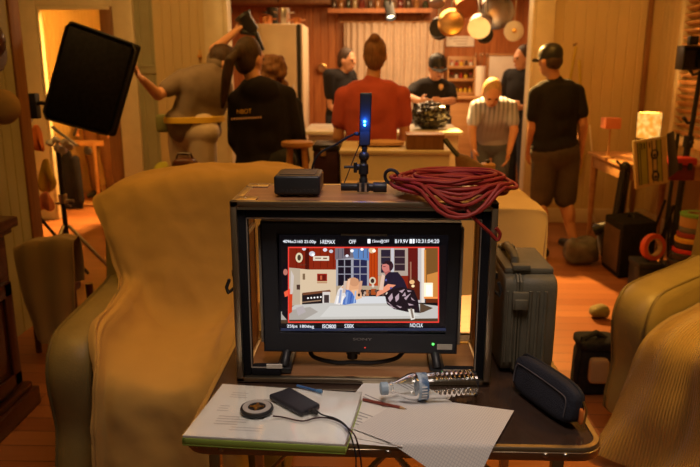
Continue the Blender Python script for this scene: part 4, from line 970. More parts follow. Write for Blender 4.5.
# ------------------------------------------------------------------ people
def orient(up, side):
    up = up.normalized(); side = (side-up*side.dot(up)).normalized(); fr_ = side.cross(up).normalized()   # side = towards own left
    return Matrix((( -side.x, fr_.x, up.x), (-side.y, fr_.y, up.y), (-side.z, fr_.z, up.z)))      # x = own right, y = front, z = up
def person(base, heading, H, label, ov, top, bottom, hair, skin=None, shoes=None, face=None, w=1.0, beard=None, bare=False):
    skin = skin or M_skin; shoes = shoes or M_black
    base = Vector((base[0], base[1], 0)); s = H/1.72; hd = math.radians(heading)
    f = Vector((math.cos(hd), math.sin(hd), 0)); r = Vector((f.y, -f.x, 0)); U = Vector((0, 0, 1))
    def L(x, y, z): return base + r*(x*s) + f*(y*s) + U*(z*s)
    J = dict(pelvis=L(0, 0, .94), neck=L(0, -.01, 1.43), head=L(0, .02, 1.60),
             shR=L(.185*w, 0, 1.385), shL=L(-.185*w, 0, 1.385), elR=L(.235*w, -.03, 1.10), elL=L(-.235*w, -.03, 1.10),
             wrR=L(.23*w, .06, .86), wrL=L(-.23*w, .06, .86), hiR=L(.095, 0, .90), hiL=L(-.095, 0, .90),
             knR=L(.10, .02, .49), knL=L(-.10, .02, .49), anR=L(.105, -.02, .085), anL=L(-.105, -.02, .085))
    for k, v in ov.items(): J[k] = v(L) if callable(v) else Vector(v)
    root = thing('person', base, label, 'person')
    up = J['neck']-J['pelvis']; side = J['shL']-J['shR']; R = orient(up, side); P, Nk = J['pelvis'], J['neck']
    Rp = orient(up*.5+U*.5, J['hiL']-J['hiR'])
    hf = face if face is not None else f
    hf = hf.normalized(); hside = U.cross(hf).normalized(); HR = orient((-hside).cross(hf), hside); hc = J['head']
    def E(mb, c, rr, RR, g=0): mb.ell(c, [a*s+g for a in rr], RR, 18, 12)
    def torso(mb, g, hem=0):
        E(mb, P, (.165*w, .118, .13), Rp, g)
        E(mb, P.lerp(Nk, .34), (.145*w, .105, .15), R, g)
        E(mb, P.lerp(Nk, .66)+R @ Vector((0, .0, 0)), (.168*w, .118, .175), R, g)
        mb.capsule(J['shR'], J['shL'], .056*s+g, .056*s+g); mb.capsule(J['shR']*.5+Nk*.5-up*.06, J['shL']*.5+Nk*.5-up*.06, .085*s+g, .085*s+g)
        for sd in (-1, 1):
            sv_ = R @ Vector((sd, 0, 0)); mb.capsule(P+sv_*.062*w*s-up*.05, P.lerp(Nk, .78)+sv_*.078*w*s, .098*s+g, .092*s+g, 16)
        mb.capsule(P.lerp(Nk, .78), Nk, .10*s+g*.4, .062*s+g*.3)
    b = MB(); torso(b, 0); b.capsule(Nk-up*.08, hc-HR @ Vector((0, .01, .05))*s, .056*s, .05*s)
    E(b, hc, (.074, .094, .112), HR); E(b, hc+HR @ Vector((0, .030, -.068))*s, (.052, .056, .052), HR)
    E(b, hc+HR @ Vector((0, .098, -.018))*s, (.012, .020, .024), HR); E(b, hc+HR @ Vector((0, .075, .022))*s, (.055, .022, .014), HR)
    E(b, hc+HR @ Vector((0, .086, -.062))*s, (.024, .010, .012), HR)
    for sd in (-1, 1): E(b, hc+HR @ Vector((sd*.076, -.005, -.012))*s, (.012, .022, .032), HR)
    for q_ in ('R', 'L'):
        b.capsule(J['sh'+q_], J['el'+q_], .052*s, .040*s); b.capsule(J['el'+q_], J['wr'+q_], .041*s, .026*s)
        d = (J['wr'+q_]-J['el'+q_]).normalized(); sv = side.normalized()*(1 if q_ == 'R' else -1)   # towards the body
        nrm_ = (sv-d*sv.dot(d)); nrm_ = nrm_.normalized() if nrm_.length > .05 else d.orthogonal().normalized(); wv = d.cross(nrm_)
        if wv.dot(f) < 0: wv = -wv                                     # thumb side faces forward
        W_ = J['wr'+q_]; HM = Matrix((wv, nrm_, d)).transposed()
        b.ell(W_+d*.045*s, (.040*s, .017*s, .052*s), HM, 14, 10)
        for k, (o_, ln) in enumerate(((.030, .068), (.010, .078), (-.011, .072), (-.030, .055))):
            a_ = W_+d*.078*s+wv*o_*s; m_ = a_+(d*.55+nrm_*.12)*ln*s; e_ = m_+(d*.42+nrm_*.38)*ln*s*.9
            b.capsule(a_, m_, .0105*s, .0095*s, 8, 3); b.capsule(m_, e_, .0095*s, .008*s, 8, 3)
        t0 = W_+d*.025*s+wv*.028*s; t1 = t0+(wv*.75+d*.6+nrm_*.3)*.038*s; t2 = t1+(d*.9+nrm_*.35+wv*.1)*.032*s
        b.capsule(t0, t1, .015*s, .012*s, 8, 3); b.capsule(t1, t2, .012*s, .009*s, 8, 3)
        b.capsule(J['hi'+q_], J['kn'+q_], .088*s, .056*s); b.capsule(J['kn'+q_], J['an'+q_], .054*s, .036*s)
        an = J['an'+q_]; kd = (J['an'+q_]-J['kn'+q_]); b.ell(J['kn'+q_].lerp(an, .32)-f*.02*s, (.050*s, .052*s, .11*s), None, 14, 10)
        fd = f if J.get('toe') is None else J['toe']
        b.capsule(an-U*.04*s-fd*.03*s, an-U*.055*s+fd*.14*s, .038*s, .028*s)
    body = build('body', b, skin, root, remesh=.0085, smooth_it=3)
    for sd in (-1, 1): build('eye', MB().ell(hc+HR @ Vector((sd*.030, .087, .002))*s, (.013*s, .008*s, .008*s), HR), M_eye, root)
    build('mouth', MB().ell(hc+HR @ Vector((0, .094, -.062))*s, (.021*s, .005*s, .007*s), HR), M_lip, root)
    # clothes
    mt, sl_ = top; c = MB(); torso(c, .014)
    c.capsule(P-up*.02, P.lerp(Nk, .3), .001, .001)
    E(c, P.lerp(Nk, .06), (.178*w, .128, .10), R, .012)
    for q_ in ('R', 'L'):
        a_, e_, w_ = J['sh'+q_], J['el'+q_], J['wr'+q_]
        if sl_ == 'short': c.capsule(a_, a_.lerp(e_, .62), .070*s, .066*s)
        elif sl_ == 'tank': c.capsule(a_, a_.lerp(e_, .1), .066*s, .06*s)
        else: c.capsule(a_, e_, .068*s, .058*s); c.capsule(e_, e_.lerp(w_, .94), .058*s, .042*s)
    if sl_ == 'hood':
        E(c, Nk-R @ Vector((0, .085, .03))*s, (.12, .06, .085), R); c.torus(Nk-R @ Vector((0, .02, .0))*s, .085*s, .03*s, R @ Vector((0, -.35, 1)), 24, 8)
    shirt = build({'short': 't_shirt', 'tank': 'vest', 'long': 'shirt', 'hood': 'hoodie'}[sl_], c, mt, root, remesh=.013, smooth_it=3)
    mt, bl = bottom; c = MB(); E(c, P-U*.015*s, (.172*w, .125, .125), Rp, .018); cyl_ = []
    for q_ in ('R', 'L'):
        h_, k_, a_ = J['hi'+q_], J['kn'+q_], J['an'+q_]
        c.capsule(P+(h_-(J['hiR']+J['hiL'])/2)*.8+U*.02*s, h_, .118*s, .108*s, 16)
        if bl == 'shorts': c.capsule(h_, h_.lerp(k_, .86), .108*s, .094*s)
        else: c.capsule(h_, k_, .104*s, .074*s); c.capsule(k_, k_.lerp(a_, .93), .074*s, .060*s)
    pants = build('shorts' if bl == 'shorts' else 'trousers', c, mt, root, remesh=.013, smooth_it=3)
    for q_ in ('R', 'L'):
        an = J['an'+q_]; fd = f; z0 = an.z-.085*s
        m_ = MB().capsule(an-U*.038*s-fd*.035*s, an-U*.045*s+fd*.15*s, .047*s, .036*s, 14, 5)
        for v in m_.v: v.z = max(v.z, z0+.004)
        build('shoe', m_, shoes, root)
    # hair
    def hair_at(mb, c_, rr, g=0): mb.ell(hc+HR @ Vector(c_)*s, [a*s for a in rr], HR, 22, 16)
    kind, hm = hair
    m_ = MB()
    if kind in ('short', 'bun', 'pony', 'curly', 'cap', 'beanie', 'bowed'):
        if kind != 'cap' and kind != 'beanie':
            hair_at(m_, (0, -.022, .026), (.083, .094, .108)); hair_at(m_, (0, -.045, -.02), (.076, .066, .09))
        else: hair_at(m_, (0, -.035, -.012), (.078, .070, .075))
        if kind == 'bun': hair_at(m_, (0, -.075, .110), (.040, .040, .036)); hair_at(m_, (.0, -.07, -.05), (.05, .035, .05))
        if kind == 'pony':
            hair_at(m_, (0, -.105, .03), (.04, .035, .045))
            a_ = hc+HR @ Vector((0, -.115, .03))*s
            m_.tube([a_, a_+HR @ Vector((-.015, -.05, -.06))*s, a_+HR @ Vector((-.035, -.055, -.17))*s, a_+HR @ Vector((-.06, -.05, -.29))*s, a_+HR @ Vector((-.075, -.045, -.36))*s], [.026*s, .034*s, .034*s, .026*s, .010*s], 12)
        if kind == 'curly':
            rr = random.Random(5)
            for k in range(46):
                a_ = rr.uniform(0, 6.28); zz = rr.uniform(-.26, .11); rad_ = .085*math.sqrt(max(.12, 1-(max(zz, 0)/.125)**2))
                yy = math.sin(a_)*rad_
                if yy > .045 and zz < .07: yy = -yy
                hair_at(m_, (math.cos(a_)*rad_*1.05, yy-.015, zz), (.034, .034, .034))
        h_ = build('hair', m_, hm, root, remesh=.009, smooth_it=2)
    if kind in ('cap', 'beanie'):
        cm = MB().lathe([(.084*s, -.012*s), (.087*s, .02*s), (.083*s, .06*s), (.06*s, .095*s), (.02*s, .112*s), (.001, .113*s)], hc+HR @ Vector((0, -.005, .018))*s, HR @ Vector((0, -.06, 1)), 28)
        ctr = hc+HR @ Vector((0, -.005, .018))*s
        cm.v = [ctr+(v-ctr)+(HR @ Vector((0, 1, 0)))*((v-ctr).dot(HR @ Vector((0, 1, 0))))*.18 for v in cm.v]
        cp = build('cap' if kind == 'cap' else 'beanie', cm, M_black if hm is not M_tee_g else M_hair_d, root)
        if kind == 'cap':
            br = sheet([[hc+HR @ Vector((x, .075 if abs(x) < .07 else .045, .012))*s for x in (-.082, -.04, 0, .04, .082)], [hc+HR @ Vector((x, .12-abs(x)*.3, .018))*s for x in (-.08, -.04, 0, .04, .08)], [hc+HR @ Vector((x*.75, .165-abs(x)*.45, .004))*s for x in (-.08, -.04, 0, .04, .08)]], 16, 8)
            build('cap_peak', br, M_black, root, solid=.005)
    if beard:
        m_ = MB(); hair_at(m_, (0, .048, -.085), (.056, .052, .045)); build('beard', m_, beard, root, remesh=.008, smooth_it=2)
    root['_'] = 0; del root['_']
    return root, J, R, HR, hc

def PX(px, py, Y): return at_y(px, py, Y)

# bending man in grey brown t-shirt, pale shorts, yellow belt, left arm out to the panel
Y = 5.0
bx = X(192, 140, Y)
p, J, R, HR, hc = person((bx, Y), 62, 1.70, 'person in grey-brown T-shirt and pale shorts reaching left to the black panel',
    dict(pelvis=PX(193, 128, Y), neck=PX(212, 72, Y+.02), head=PX(223, 62, Y+.10), shL=PX(183, 78, Y-.06), shR=PX(217, 74, Y+.10),
         elL=PX(158, 95, Y-.22), wrL=PX(142, 79, Y-.42), elR=PX(214, 50, Y+.22), wrR=PX(236, 31, Y+.34),
         hiL=lambda L: L(-.10, -.0, .93), hiR=lambda L: L(.10, -.0, .93)),
    (M_tee_g, 'short'), (M_khaki, 'shorts'), ('beanie', M_tee_g), face=Vector((1, .5, -.25)).normalized(), w=1.24)
up = (J['neck']-J['pelvis']).normalized(); cb = PX(195, 119, Y)+Vector((0, -.03, 0)); RB = orient(Vector((.06, 0, 1)), Vector((-.95, -.3, 0)))
bz = cb.z; vv = [v.co+wloc(p) for ch in p.children if ch.name.split('.')[0] in ('t_shirt', 'shorts') for v in ch.data.vertices]
vv = [v for v in vv if abs(v.z-bz) < .022]; vc = sum(vv, Vector())/len(vv)
rad = [0.0]*40
for v in vv:
    k = int((math.atan2(v.y-vc.y, v.x-vc.x) % (2*math.pi))/(2*math.pi)*40) % 40; rad[k] = max(rad[k], math.hypot(v.x-vc.x, v.y-vc.y))
for _ in range(3): rad = [max(rad[k], .5*rad[k-1]+.5*rad[(k+1) % 40]) for k in range(40)]
build('belt', MB().rings([[Vector((vc.x+(rad[k]+o_)*math.cos((k+.5)*math.pi/20), vc.y+(rad[k]+o_)*math.sin((k+.5)*math.pi/20), bz+hz)) for k in range(40)] for o_, hz in ((.001, -.021), (.006, -.019), (.006, .019), (.001, .021))]), M_yellow, p)
build('belt_pouch', rbox(Vector((vc.x-rad[20]-.02, vc.y-.02, bz-.03)), (.10, .09, .13), .4), pm('olive pouch', (.22, .22, .07), .8), p)
wr = J['wrR']
o = thing('lamp_head', wr+Vector((.06, .02, .02)), 'black lamp head held up by the bending person near the fridge', 'lamp')
build('housing', MB().lathe([(.02, -.09), (.05, -.07), (.055, .03), (.07, .07), (.062, .07), (.045, .03), (.001, .02)], wr+Vector((.085, .03, .06)), (-.5, -.3, .8), 24), M_black, o)
build('yoke', MB().tube([wr+Vector((.03, .03, .0)), wr+Vector((.15, .03, -.02)), wr+Vector((.19, .04, -.13)), wr+Vector((.10, .05, -.17)), wr+Vector((.03, .04, -.13))], .022, 8), M_black, o)
# ponytail woman in dark hoodie, seen from behind
Y = 4.3
p, J, R, HR, hc = person((X(266, 120, Y), Y), 78, 1.68, 'person with dark ponytail in a navy black hoodie, back to us',
    dict(head=PX(250, 58, Y+.03), neck=PX(258, 85, Y), shL=PX(238, 101, Y-.04), shR=PX(286, 96, Y+.06), elR=PX(295, 135, Y+.06), wrR=PX(281, 142, Y+.26), elL=PX(236, 140, Y-.02), wrL=PX(246, 160, Y+.2), pelvis=PX(264, 168, Y)),
    (M_tee_n, 'hood'), (M_denim, 'long'), ('pony', M_hair_d), face=Vector((.55, .88, -.1)).normalized(), w=1.0)
bk = -(R @ Vector((0, 1, 0))); ur = (R @ Vector((1, 0, 0))); uu = R @ Vector((0, 0, 1))
def onback(px, py):
    d = ray(px, py); n_ = bk; P0 = J['pelvis'].lerp(J['neck'], .66)+bk*.146
    return CAM+d*((P0-CAM).dot(n_)/d.dot(n_))
a_ = onback(237, 114); text_mb('NBOT', a_, .088, M_yellow, p, 'back_print', ur, uu, .026, .02)
a_ = onback(232, 120); mb = MB()
for k in range(13):
    q_ = a_+ur*(.0145*k); mb.box(q_+uu*.006, (.009, .003, .012), Matrix((ur, -bk, uu)).transposed())
build('back_print', mb, pm('pale print', (.62, .45, .42), .8), p)
# curly haired person behind her
Y = 4.95
person((X(278, 120, Y), Y), 60, 1.60, 'person with long curly brown hair in front of the fridge',
    dict(head=PX(275, 72, Y), neck=PX(277, 97, Y-.02), shR=PX(294, 106, Y), shL=PX(258, 106, Y)), (M_tee_k, 'long'), (M_denim, 'long'), ('curly', M_hair_b), face=Vector((.5, .8, 0)).normalized(), w=.92)
# black t-shirt man behind the coral shirt, facing right
Y = 7.75
person((X(340, 120, Y), Y), -35, 1.74, 'person in black T-shirt left of the curtain, facing right',
    dict(head=PX(347, 60, Y-.02), neck=PX(341, 77, Y), elR=PX(331, 106, Y-.12), wrR=PX(345, 118, Y-.28), elL=PX(358, 106, Y+.1), wrL=PX(366, 118, Y-.1)),
    (M_tee_k, 'short'), (M_denim, 'long'), ('short', M_hair_d), face=Vector((1, -.55, -.15)).normalized(), w=1.05)
# coral shirt person, back view with hair bun
Y = 4.98
person((X(371, 120, Y), Y), 88, 1.72, 'person in coral red T-shirt with a hair bun, back to us',
    dict(head=PX(375, 55, Y+.02), neck=PX(372, 82, Y), shL=PX(344, 96, Y), shR=PX(401, 95, Y), elL=PX(338, 137, Y+.02), elR=PX(405, 134, Y+.02), wrL=PX(348, 160, Y+.2), wrR=PX(396, 158, Y+.2), pelvis=PX(371, 158, Y)),
    (M_tee_r, 'short'), (M_jeans, 'long'), ('bun', M_hair_b), w=1.12)
# cap man facing us over the bag
Y = 6.86
p, J, R, HR, hc = person((X(432, 120, Y), Y), -90, 1.72, 'person in black T-shirt and black cap facing us over the rubbish bag',
    dict(head=PX(437, 67, Y-.06), neck=PX(432, 82, Y), shR=PX(415, 89, Y), shL=PX(449, 89, Y), elR=PX(410, 98, Y-.12), elL=PX(452, 101, Y-.12), wrR=PX(421, 101, Y-.42), wrL=PX(440, 101, Y-.42), pelvis=lambda L: L(0, -.08, .94)),
    (M_tee_k, 'short'), (M_denim, 'long'), ('cap', M_hair_d), face=Vector((.15, -1, -.35)).normalized(), w=1.1)
ce = at_y(441, 88, Y-.165); mb = MB().ell(ce+Vector((0, 0, .02)), (.022, .004, .016)).box(ce, (.014, .006, .04)).box(ce+Vector((0, 0, .0)), (.045, .006, .012))
build('chest_emblem', mb, pm('emblem tan', (.62, .42, .2), .7), p)
# plaid shirt person, leaning forward with hanging arms
m, N, L_, b = nm('blue grey plaid'); tc = N.new('ShaderNodeTexCoord'); mp = N.new('ShaderNodeMapping'); mp.inputs['Scale'].default_value = (1, .3, .10); L_.new(tc.outputs['Object'], mp.inputs[0])
w1 = N.new('ShaderNodeTexWave'); w1.bands_direction = 'X'; w1.inputs['Scale'].default_value = 8; w2 = N.new('ShaderNodeTexWave'); w2.bands_direction = 'Z'; w2.inputs['Scale'].default_value = 2.2
L_.new(mp.outputs[0], w1.inputs[0]); L_.new(mp.outputs[0], w2.inputs[0]); mx = N.new('ShaderNodeMath'); mx.operation = 'ADD'; L_.new(w1.outputs[1], mx.inputs[0]); L_.new(w2.outputs[1], mx.inputs[1])
r_ = N.new('ShaderNodeValToRGB'); L_.new(mx.outputs[0], r_.inputs[0]); r_.color_ramp.elements[0].color = (.07, .08, .17, 1); r_.color_ramp.elements[1].color = (.42, .46, .66, 1); r_.color_ramp.elements[0].position = .2; r_.color_ramp.elements[1].position = 1.0
L_.new(r_.outputs[0], b.inputs['Base Color']); b.inputs['Roughness'].default_value = .9; M_plaid = m
Y = 6.25
person((X(493, 140, Y), Y+.1), -92, 1.66, 'person with blond hair in pale striped shirt leaning forward',
    dict(head=PX(492, 93, Y-.28), neck=PX(493, 103, Y-.16), shR=PX(477, 107, Y-.14), shL=PX(510, 107, Y-.14), elR=PX(472, 130, Y-.2), elL=PX(514, 130, Y-.2), wrR=PX(474, 150, Y-.28), wrL=PX(509, 152, Y-.28), pelvis=PX(493, 140, Y+.1)),
    (M_plaid, 'short'), (M_jeans, 'long'), ('short', M_hair_l), face=Vector((0, -.8, -.6)).normalized(), w=1.02)
# dark shirt person by the right jamb
Y = 7.2
person((X(521, 110, Y), Y), 215, 1.74, 'person in black shirt half hidden by the right opening post',
    dict(head=PX(523, 58, Y), neck=PX(524, 75, Y), elR=lambda L: L(.26, .02, 1.10), wrR=PX(513, 104, Y-.3), wrL=PX(517, 108, Y-.3)),
    (M_tee_k, 'short'), (M_denim, 'long'), ('short', M_hair_d), face=Vector((-1, -.4, -.1)).normalized())
# walking person on the right
Y = 5.5
p, J, R, HR, hc = person((X(556, 200, Y), Y), 112, 1.70, 'person walking right of the kitchen in black T-shirt and dark shorts',
    dict(head=PX(550, 60, Y), neck=PX(555, 82, Y), shL=PX(537, 94, Y-.06), shR=PX(576, 92, Y+.06), elL=PX(533, 128, Y-.03), elR=PX(583, 125, Y+.02), wrL=PX(529, 152, Y+.12), wrR=PX(580, 155, Y+.10), pelvis=PX(555, 150, Y),
         hiL=PX(545, 157, Y-.02), hiR=PX(567, 157, Y+.03), knL=PX(541, 204, Y+.02), knR=PX(565, 204, Y+.05), anL=Vector((*at_z(541, 247, .09).xy, .09)), anR=Vector((*at_z(574, 242, .09).xy, .10))),
    (M_tee_k, 'short'), (M_short, 'shorts'), ('cap', M_hair_d), face=Vector((-.55, .8, -.1)).normalized(), skin=M_skin2, w=1.12)
# person in the hall
Y = 7.8
person((X(100, 150, Y), Y), -100, 1.68, 'person in yellow top and brown trousers down the hall behind the panel', {}, (M_lime, 'short'), (pm('brown cotton', (.16, .07, .03), .9), 'long'), ('short', M_hair_d))
# ------------------------------------------------------------------ folding table
TT = .73
tx0, tx1, ty0, ty1 = -.374, .457, 1.215, 1.815
def rrect(x0, y0, x1, y1, r, z, n=8):
    pts = []
    for cx, cy, a0 in ((x1-r, y1-r, 0), (x0+r, y1-r, 90), (x0+r, y0+r, 180), (x1-r, y0+r, 270)):
        for k in range(n+1):
            a = math.radians(a0+90*k/n); pts.append(Vector((cx+r*math.cos(a), cy+r*math.sin(a), z)))
    return pts
tb = thing('folding_table', ((tx0+tx1)/2, 1.5, 0), 'folding table with glossy dark top and aluminium edge in the foreground', 'table')
build('tabletop', MB().prism(rrect(tx0+.006, ty0+.006, tx1-.006, ty1-.006, .042, TT-.018), (0, 0, .0165)), pm('glossy dark laminate', (.050, .030, .022), .16, var=.15, scale=30, coat=.3), tb)
prof = [(0, -.026), (.004, -.027), (.0045, -.019), (.006, -.0185), (.006, -.009), (.0045, -.0085), (.0045, -.002), (.002, .001), (-.008, .001), (-.008, -.0012), (-.002, -.0012), (-.002, -.024), (-.008, -.026)]
base = rrect(tx0, ty0, tx1, ty1, .048, 0); n = len(base); rs = []
for i in range(n):
    t = (base[(i+1) % n]-base[i-1]).normalized(); o_ = Vector((t.y, -t.x, 0))
    rs.append([base[i]+o_*a+Vector((0, 0, TT+b)) for a, b in prof])
build('edge_rail', MB().rings(rs, closed=True), M_alu, tb)
for px in (222, 388, 545, 565): 
    x = at_y(px, 450, ty0).x; build('rivet', MB().lathe([(.006, 0), (.006, .001), (.004, .0035), (.001, .004)], (x, ty0-.006, TT-.0137), (0, -1, 0), 14), M_steel, tb)
for x in (tx0+.05, tx1-.075):
    for y in (ty0+.05, ty1-.05):
        build('leg', MB().box2((x-.012, y-.012, 0), (x+.012, y+.012, TT-.027)), M_alu, tb, bevel=.003)
for y in (ty0+.05, ty1-.05):
    build('brace', MB().tube([(tx0+.05, y, .28), (.04, y, TT-.04)], .007, 8).tube([(tx1-.075, y, .28), (.04, y, TT-.04)], .007, 8), M_alu, tb)
build('crossbar', MB().box2((tx0+.05, 1.5, TT-.045), (tx1-.075, 1.525, TT-.027)).box2((-.10, ty0+.03, TT-.045), (-.085, ty1-.03, TT-.027)), M_alu, tb, bevel=.002)

# ------------------------------------------------------------------ flight case holding the monitor
cx0, cx1, cy0, cy1, cz0, cz1 = -.317, .275, 1.477, 1.722, TT+.0015, 1.166
fc = thing('flight_case', (0, 1.6, cz0), 'open plywood flight case with aluminium edges around the monitor', 'flight case')
ply = wood('brown ply', (.26, .115, .045), (.38, .18, .075), .5, 2.0, 'x'); w = .010
build('shell', MB().box2((cx0, cy0+.004, cz0), (cx0+w, cy1, cz1)).box2((cx1-w, cy0+.004, cz0), (cx1, cy1, cz1)).box2((cx0, cy0+.004, cz0), (cx1, cy1, cz0+w)).box2((cx0, cy0+.004, cz1-w), (cx1, cy1, cz1)), ply, fc, smooth=False)
ed = MB()
for y in (cy0, cy1-.016):
    ed.box2((cx0-.002, y, cz0), (cx0+.013, y+.018, cz1+.002)).box2((cx1-.013, y, cz0), (cx1+.002, y+.018, cz1+.002)).box2((cx0-.002, y, cz1-.011), (cx1+.002, y+.018, cz1+.002)).box2((cx0-.002, y, cz0), (cx1+.002, y+.018, cz0+.012))
for x in (cx0-.002, cx1-.018):
    ed.box2((x, cy0, cz1-.014), (x+.02, cy1, cz1+.002)); ed.box2((x, cy0, cz0), (x+.02, cy1, cz0+.012))
build('edge_rail', ed, M_alu, fc, bevel=.0025)
gv = MB().box2((cx0+.013, cy0+.002, cz1-.018), (cx1-.013, cy0+.008, cz1-.012))
build('lip', gv, M_steel, fc)
fm = MB(); f_ = .030; i0, i1, j0, j1 = cx0+.011, cx1-.011, cz0+.011, cz1-.012
fm.box2((i0, cy0+.012, j0), (i0+.020, cy0+.05, j1)).box2((i1-.020, cy0+.012, j0), (i1, cy0+.05, j1)).box2((i0+.020, cy0+.012, j1-.026), (i1-.020, cy0+.05, j1))
fm.box2((i0+.020, cy0+.012, j0), (i0+.09, cy0+.05, j0+.018)).box2((i1-.09, cy0+.012, j0), (i1-.020, cy0+.05, j0+.018))
build('foam_lining', fm, pm('black foam', (.012, .012, .015), .95, spec=.15), fc, bevel=.004)
ln = MB(); a, b_, c_, d_ = i0+.021, i1-.021, j0+.02, j1-.028
for (p0, p1) in (((a, c_), (a, d_)), ((b_, c_), (b_, d_)), ((a, d_), (b_, d_)), ((a, c_), (a+.075, c_)), ((b_-.075, c_), (b_, c_))):
    ln.tube([(p0[0], cy0+.016, p0[1]), (p1[0], cy0+.016, p1[1])], .0018, 6)
build('piping', ln, pm('grey piping', (.30, .25, .20), .5), fc)
for x, s in ((cx0, -1), (cx1, 1)):
    lt_ = build('latch', MB().box2((x+s*.002-.004, cy0+.02, .95), (x+s*.002+.004, cy0+.06, 1.01)).box2((x+s*.006-.003, cy0+.025, .985), (x+s*.010+.003, cy0+.055, 1.0)), M_black, fc, bevel=.002)
    build('catch', MB().tube([(x+s*.006, cy0+.03, .955), (x+s*.016, cy0+.012, .95), (x+s*.018, cy0+.005, .965), (x+s*.010, cy0+.004, .985)], .004, 8), M_black, lt_)
for x in (cx0+.02, cx1-.035):
    for y in (cy0+.02, cy1-.04): build('corner', MB().box((x+.008, y+.01, cz1+.002), (.055, .05, .0035)).ell((x+.008, y+.01, cz1+.004), (.004, .004, .002)), M_alu, fc, bevel=.0015)
build('label_plate', MB().box2((cx0+.068, cy0+.011, cz0+.031), (cx0+.105, cy0+.015, cz0+.041)), M_white, fc)
cx = cx0+.04; build('stay', MB().box2((cx0+.012, cy0+.03, cz1-.10), (cx0+.02, cy0+.2, cz1-.09)), M_steel, fc)

# ------------------------------------------------------------------ monitor
MY = 1.535
def mp_(px, py, o=0.0): return at_y(px, py, MY) - Vector((0, o, 0))
m0, m1 = mp_(264, 352), mp_(462, 223)
mn = thing('video_monitor', ((m0.x+m1.x)/2, 1.58, cz0+.0135), 'black production monitor inside the flight case showing a kitchen scene', 'monitor')
mx0, mx1, mz0, mz1 = m0.x, m1.x, m0.z, m1.z
s0, s1 = mp_(279, 333), mp_(449, 235)
sx0, sx1, sz0, sz1 = s0.x, s1.x, s0.z, s1.z
mb = MB(); mb.box2((mx0, MY, mz0), (sx0, MY+.05, mz1)).box2((sx1, MY, mz0), (mx1, MY+.05, mz1)).box2((sx0, MY, mz0), (sx1, MY+.05, sz0)).box2((sx0, MY, sz1), (sx1, MY+.05, mz1))
M_case = pm('monitor grey black', (.030, .032, .040), .45, var=.1)
build('bezel', MB().rings([[Vector((x, y, z)) for x, z in ((a, c), (b2, c), (b2, d), (a, d))] for (a, b2, c, d, y) in ((mx0, mx1, mz0, mz1, MY+.055), (mx0, mx1, mz0, mz1, MY+.004), (mx0+.004, mx1-.004, mz0+.004, mz1-.004, MY), (sx0, sx1, sz0, sz1, MY), (sx0+.001, sx1-.001, sz0+.001, sz1-.001, MY+.004))], cap=False).box2((mx0+.002, MY+.054, mz0+.002), (mx1-.002, MY+.10, mz1-.002)), M_case, mn)
build('side_rail', MB().box2((mx0-.008, MY+.012, mz0+.02), (mx0-.001, MY+.06, mz1-.015)).box2((mx1+.001, MY+.012, mz0+.02), (mx1+.008, MY+.06, mz1-.015)), pm('pale grey rail', (.42, .36, .28), .5), mn, bevel=.002)
build('tally_bar', MB().box2((mp_(341, 235).x, MY-.0025, mp_(341, 235.5).z), (mp_(387, 235).x, MY+.001, mp_(341, 233.8).z)), pm('tally lens', (.30, .27, .22), .35), mn)
# stand feet, cable, standby lights, badge
for px, s in ((289, -1), (433, 1)):
    t = mp_(px, 349); bt = Vector((t.x-s*.012*-1, MY-.03, cz0+.0305 if False else cz0+.014))
    build('foot', MB().tube([Vector((t.x, MY+.02, mz0+.004)), Vector((t.x+s*.006, MY+.0, cz0+.05)), Vector((t.x+s*.010, MY-.022, cz0+.024))], [.010, .011, .012], 8).box2((t.x+s*.010-.018, MY-.035, cz0+.0122), (t.x+s*.010+.018, MY+.09, cz0+.026)), M_black, mn, bevel=.003)
build('connector', MB().cyl((mp_(352, 356).x, MY+.03, mz0-.025), (mp_(352, 356).x, MY+.03, mz0+.002), .013).box2((mp_(346, 356).x, MY+.02, mz0-.012), (mp_(360, 356).x, MY+.05, mz0+.001)), M_black, mn)
build('status_light', MB().ell((mp_(433, 344).x, MY-.001, mp_(433, 344).z), (.0028, .002, .0028)), em('green light', (.10, 1.0, .12), 3.0), mn)
build('standby_light', MB().ell((mp_(365, 347).x, MY-.001, mp_(365, 347.5).z), (.0022, .0015, .0016)), em('red light', (1.0, .05, .03), .8), mn)
lb = build('badge', MB().box2((mp_(437, 349).x, MY-.0018, mp_(437, 349.3).z), (mp_(452, 349).x, MY, mp_(452, 344.3).z)), pm('badge grey', (.62, .58, .50), .5), mn)
text_mb('MODEL', Vector((mp_(438.5, 346).x, MY-.0021, mp_(438, 346.7).z)), .026, M_black, lb, 'lettering', height=.0034) if False else None
text_mb('SONY', Vector((mp_(353, 340).x, MY-.0006, mp_(353, 340.2).z)), mp_(372, 340).x-mp_(353, 340).x, pm('logo grey', (.36, .35, .34), .4), mn, 'logo', height=.0062)
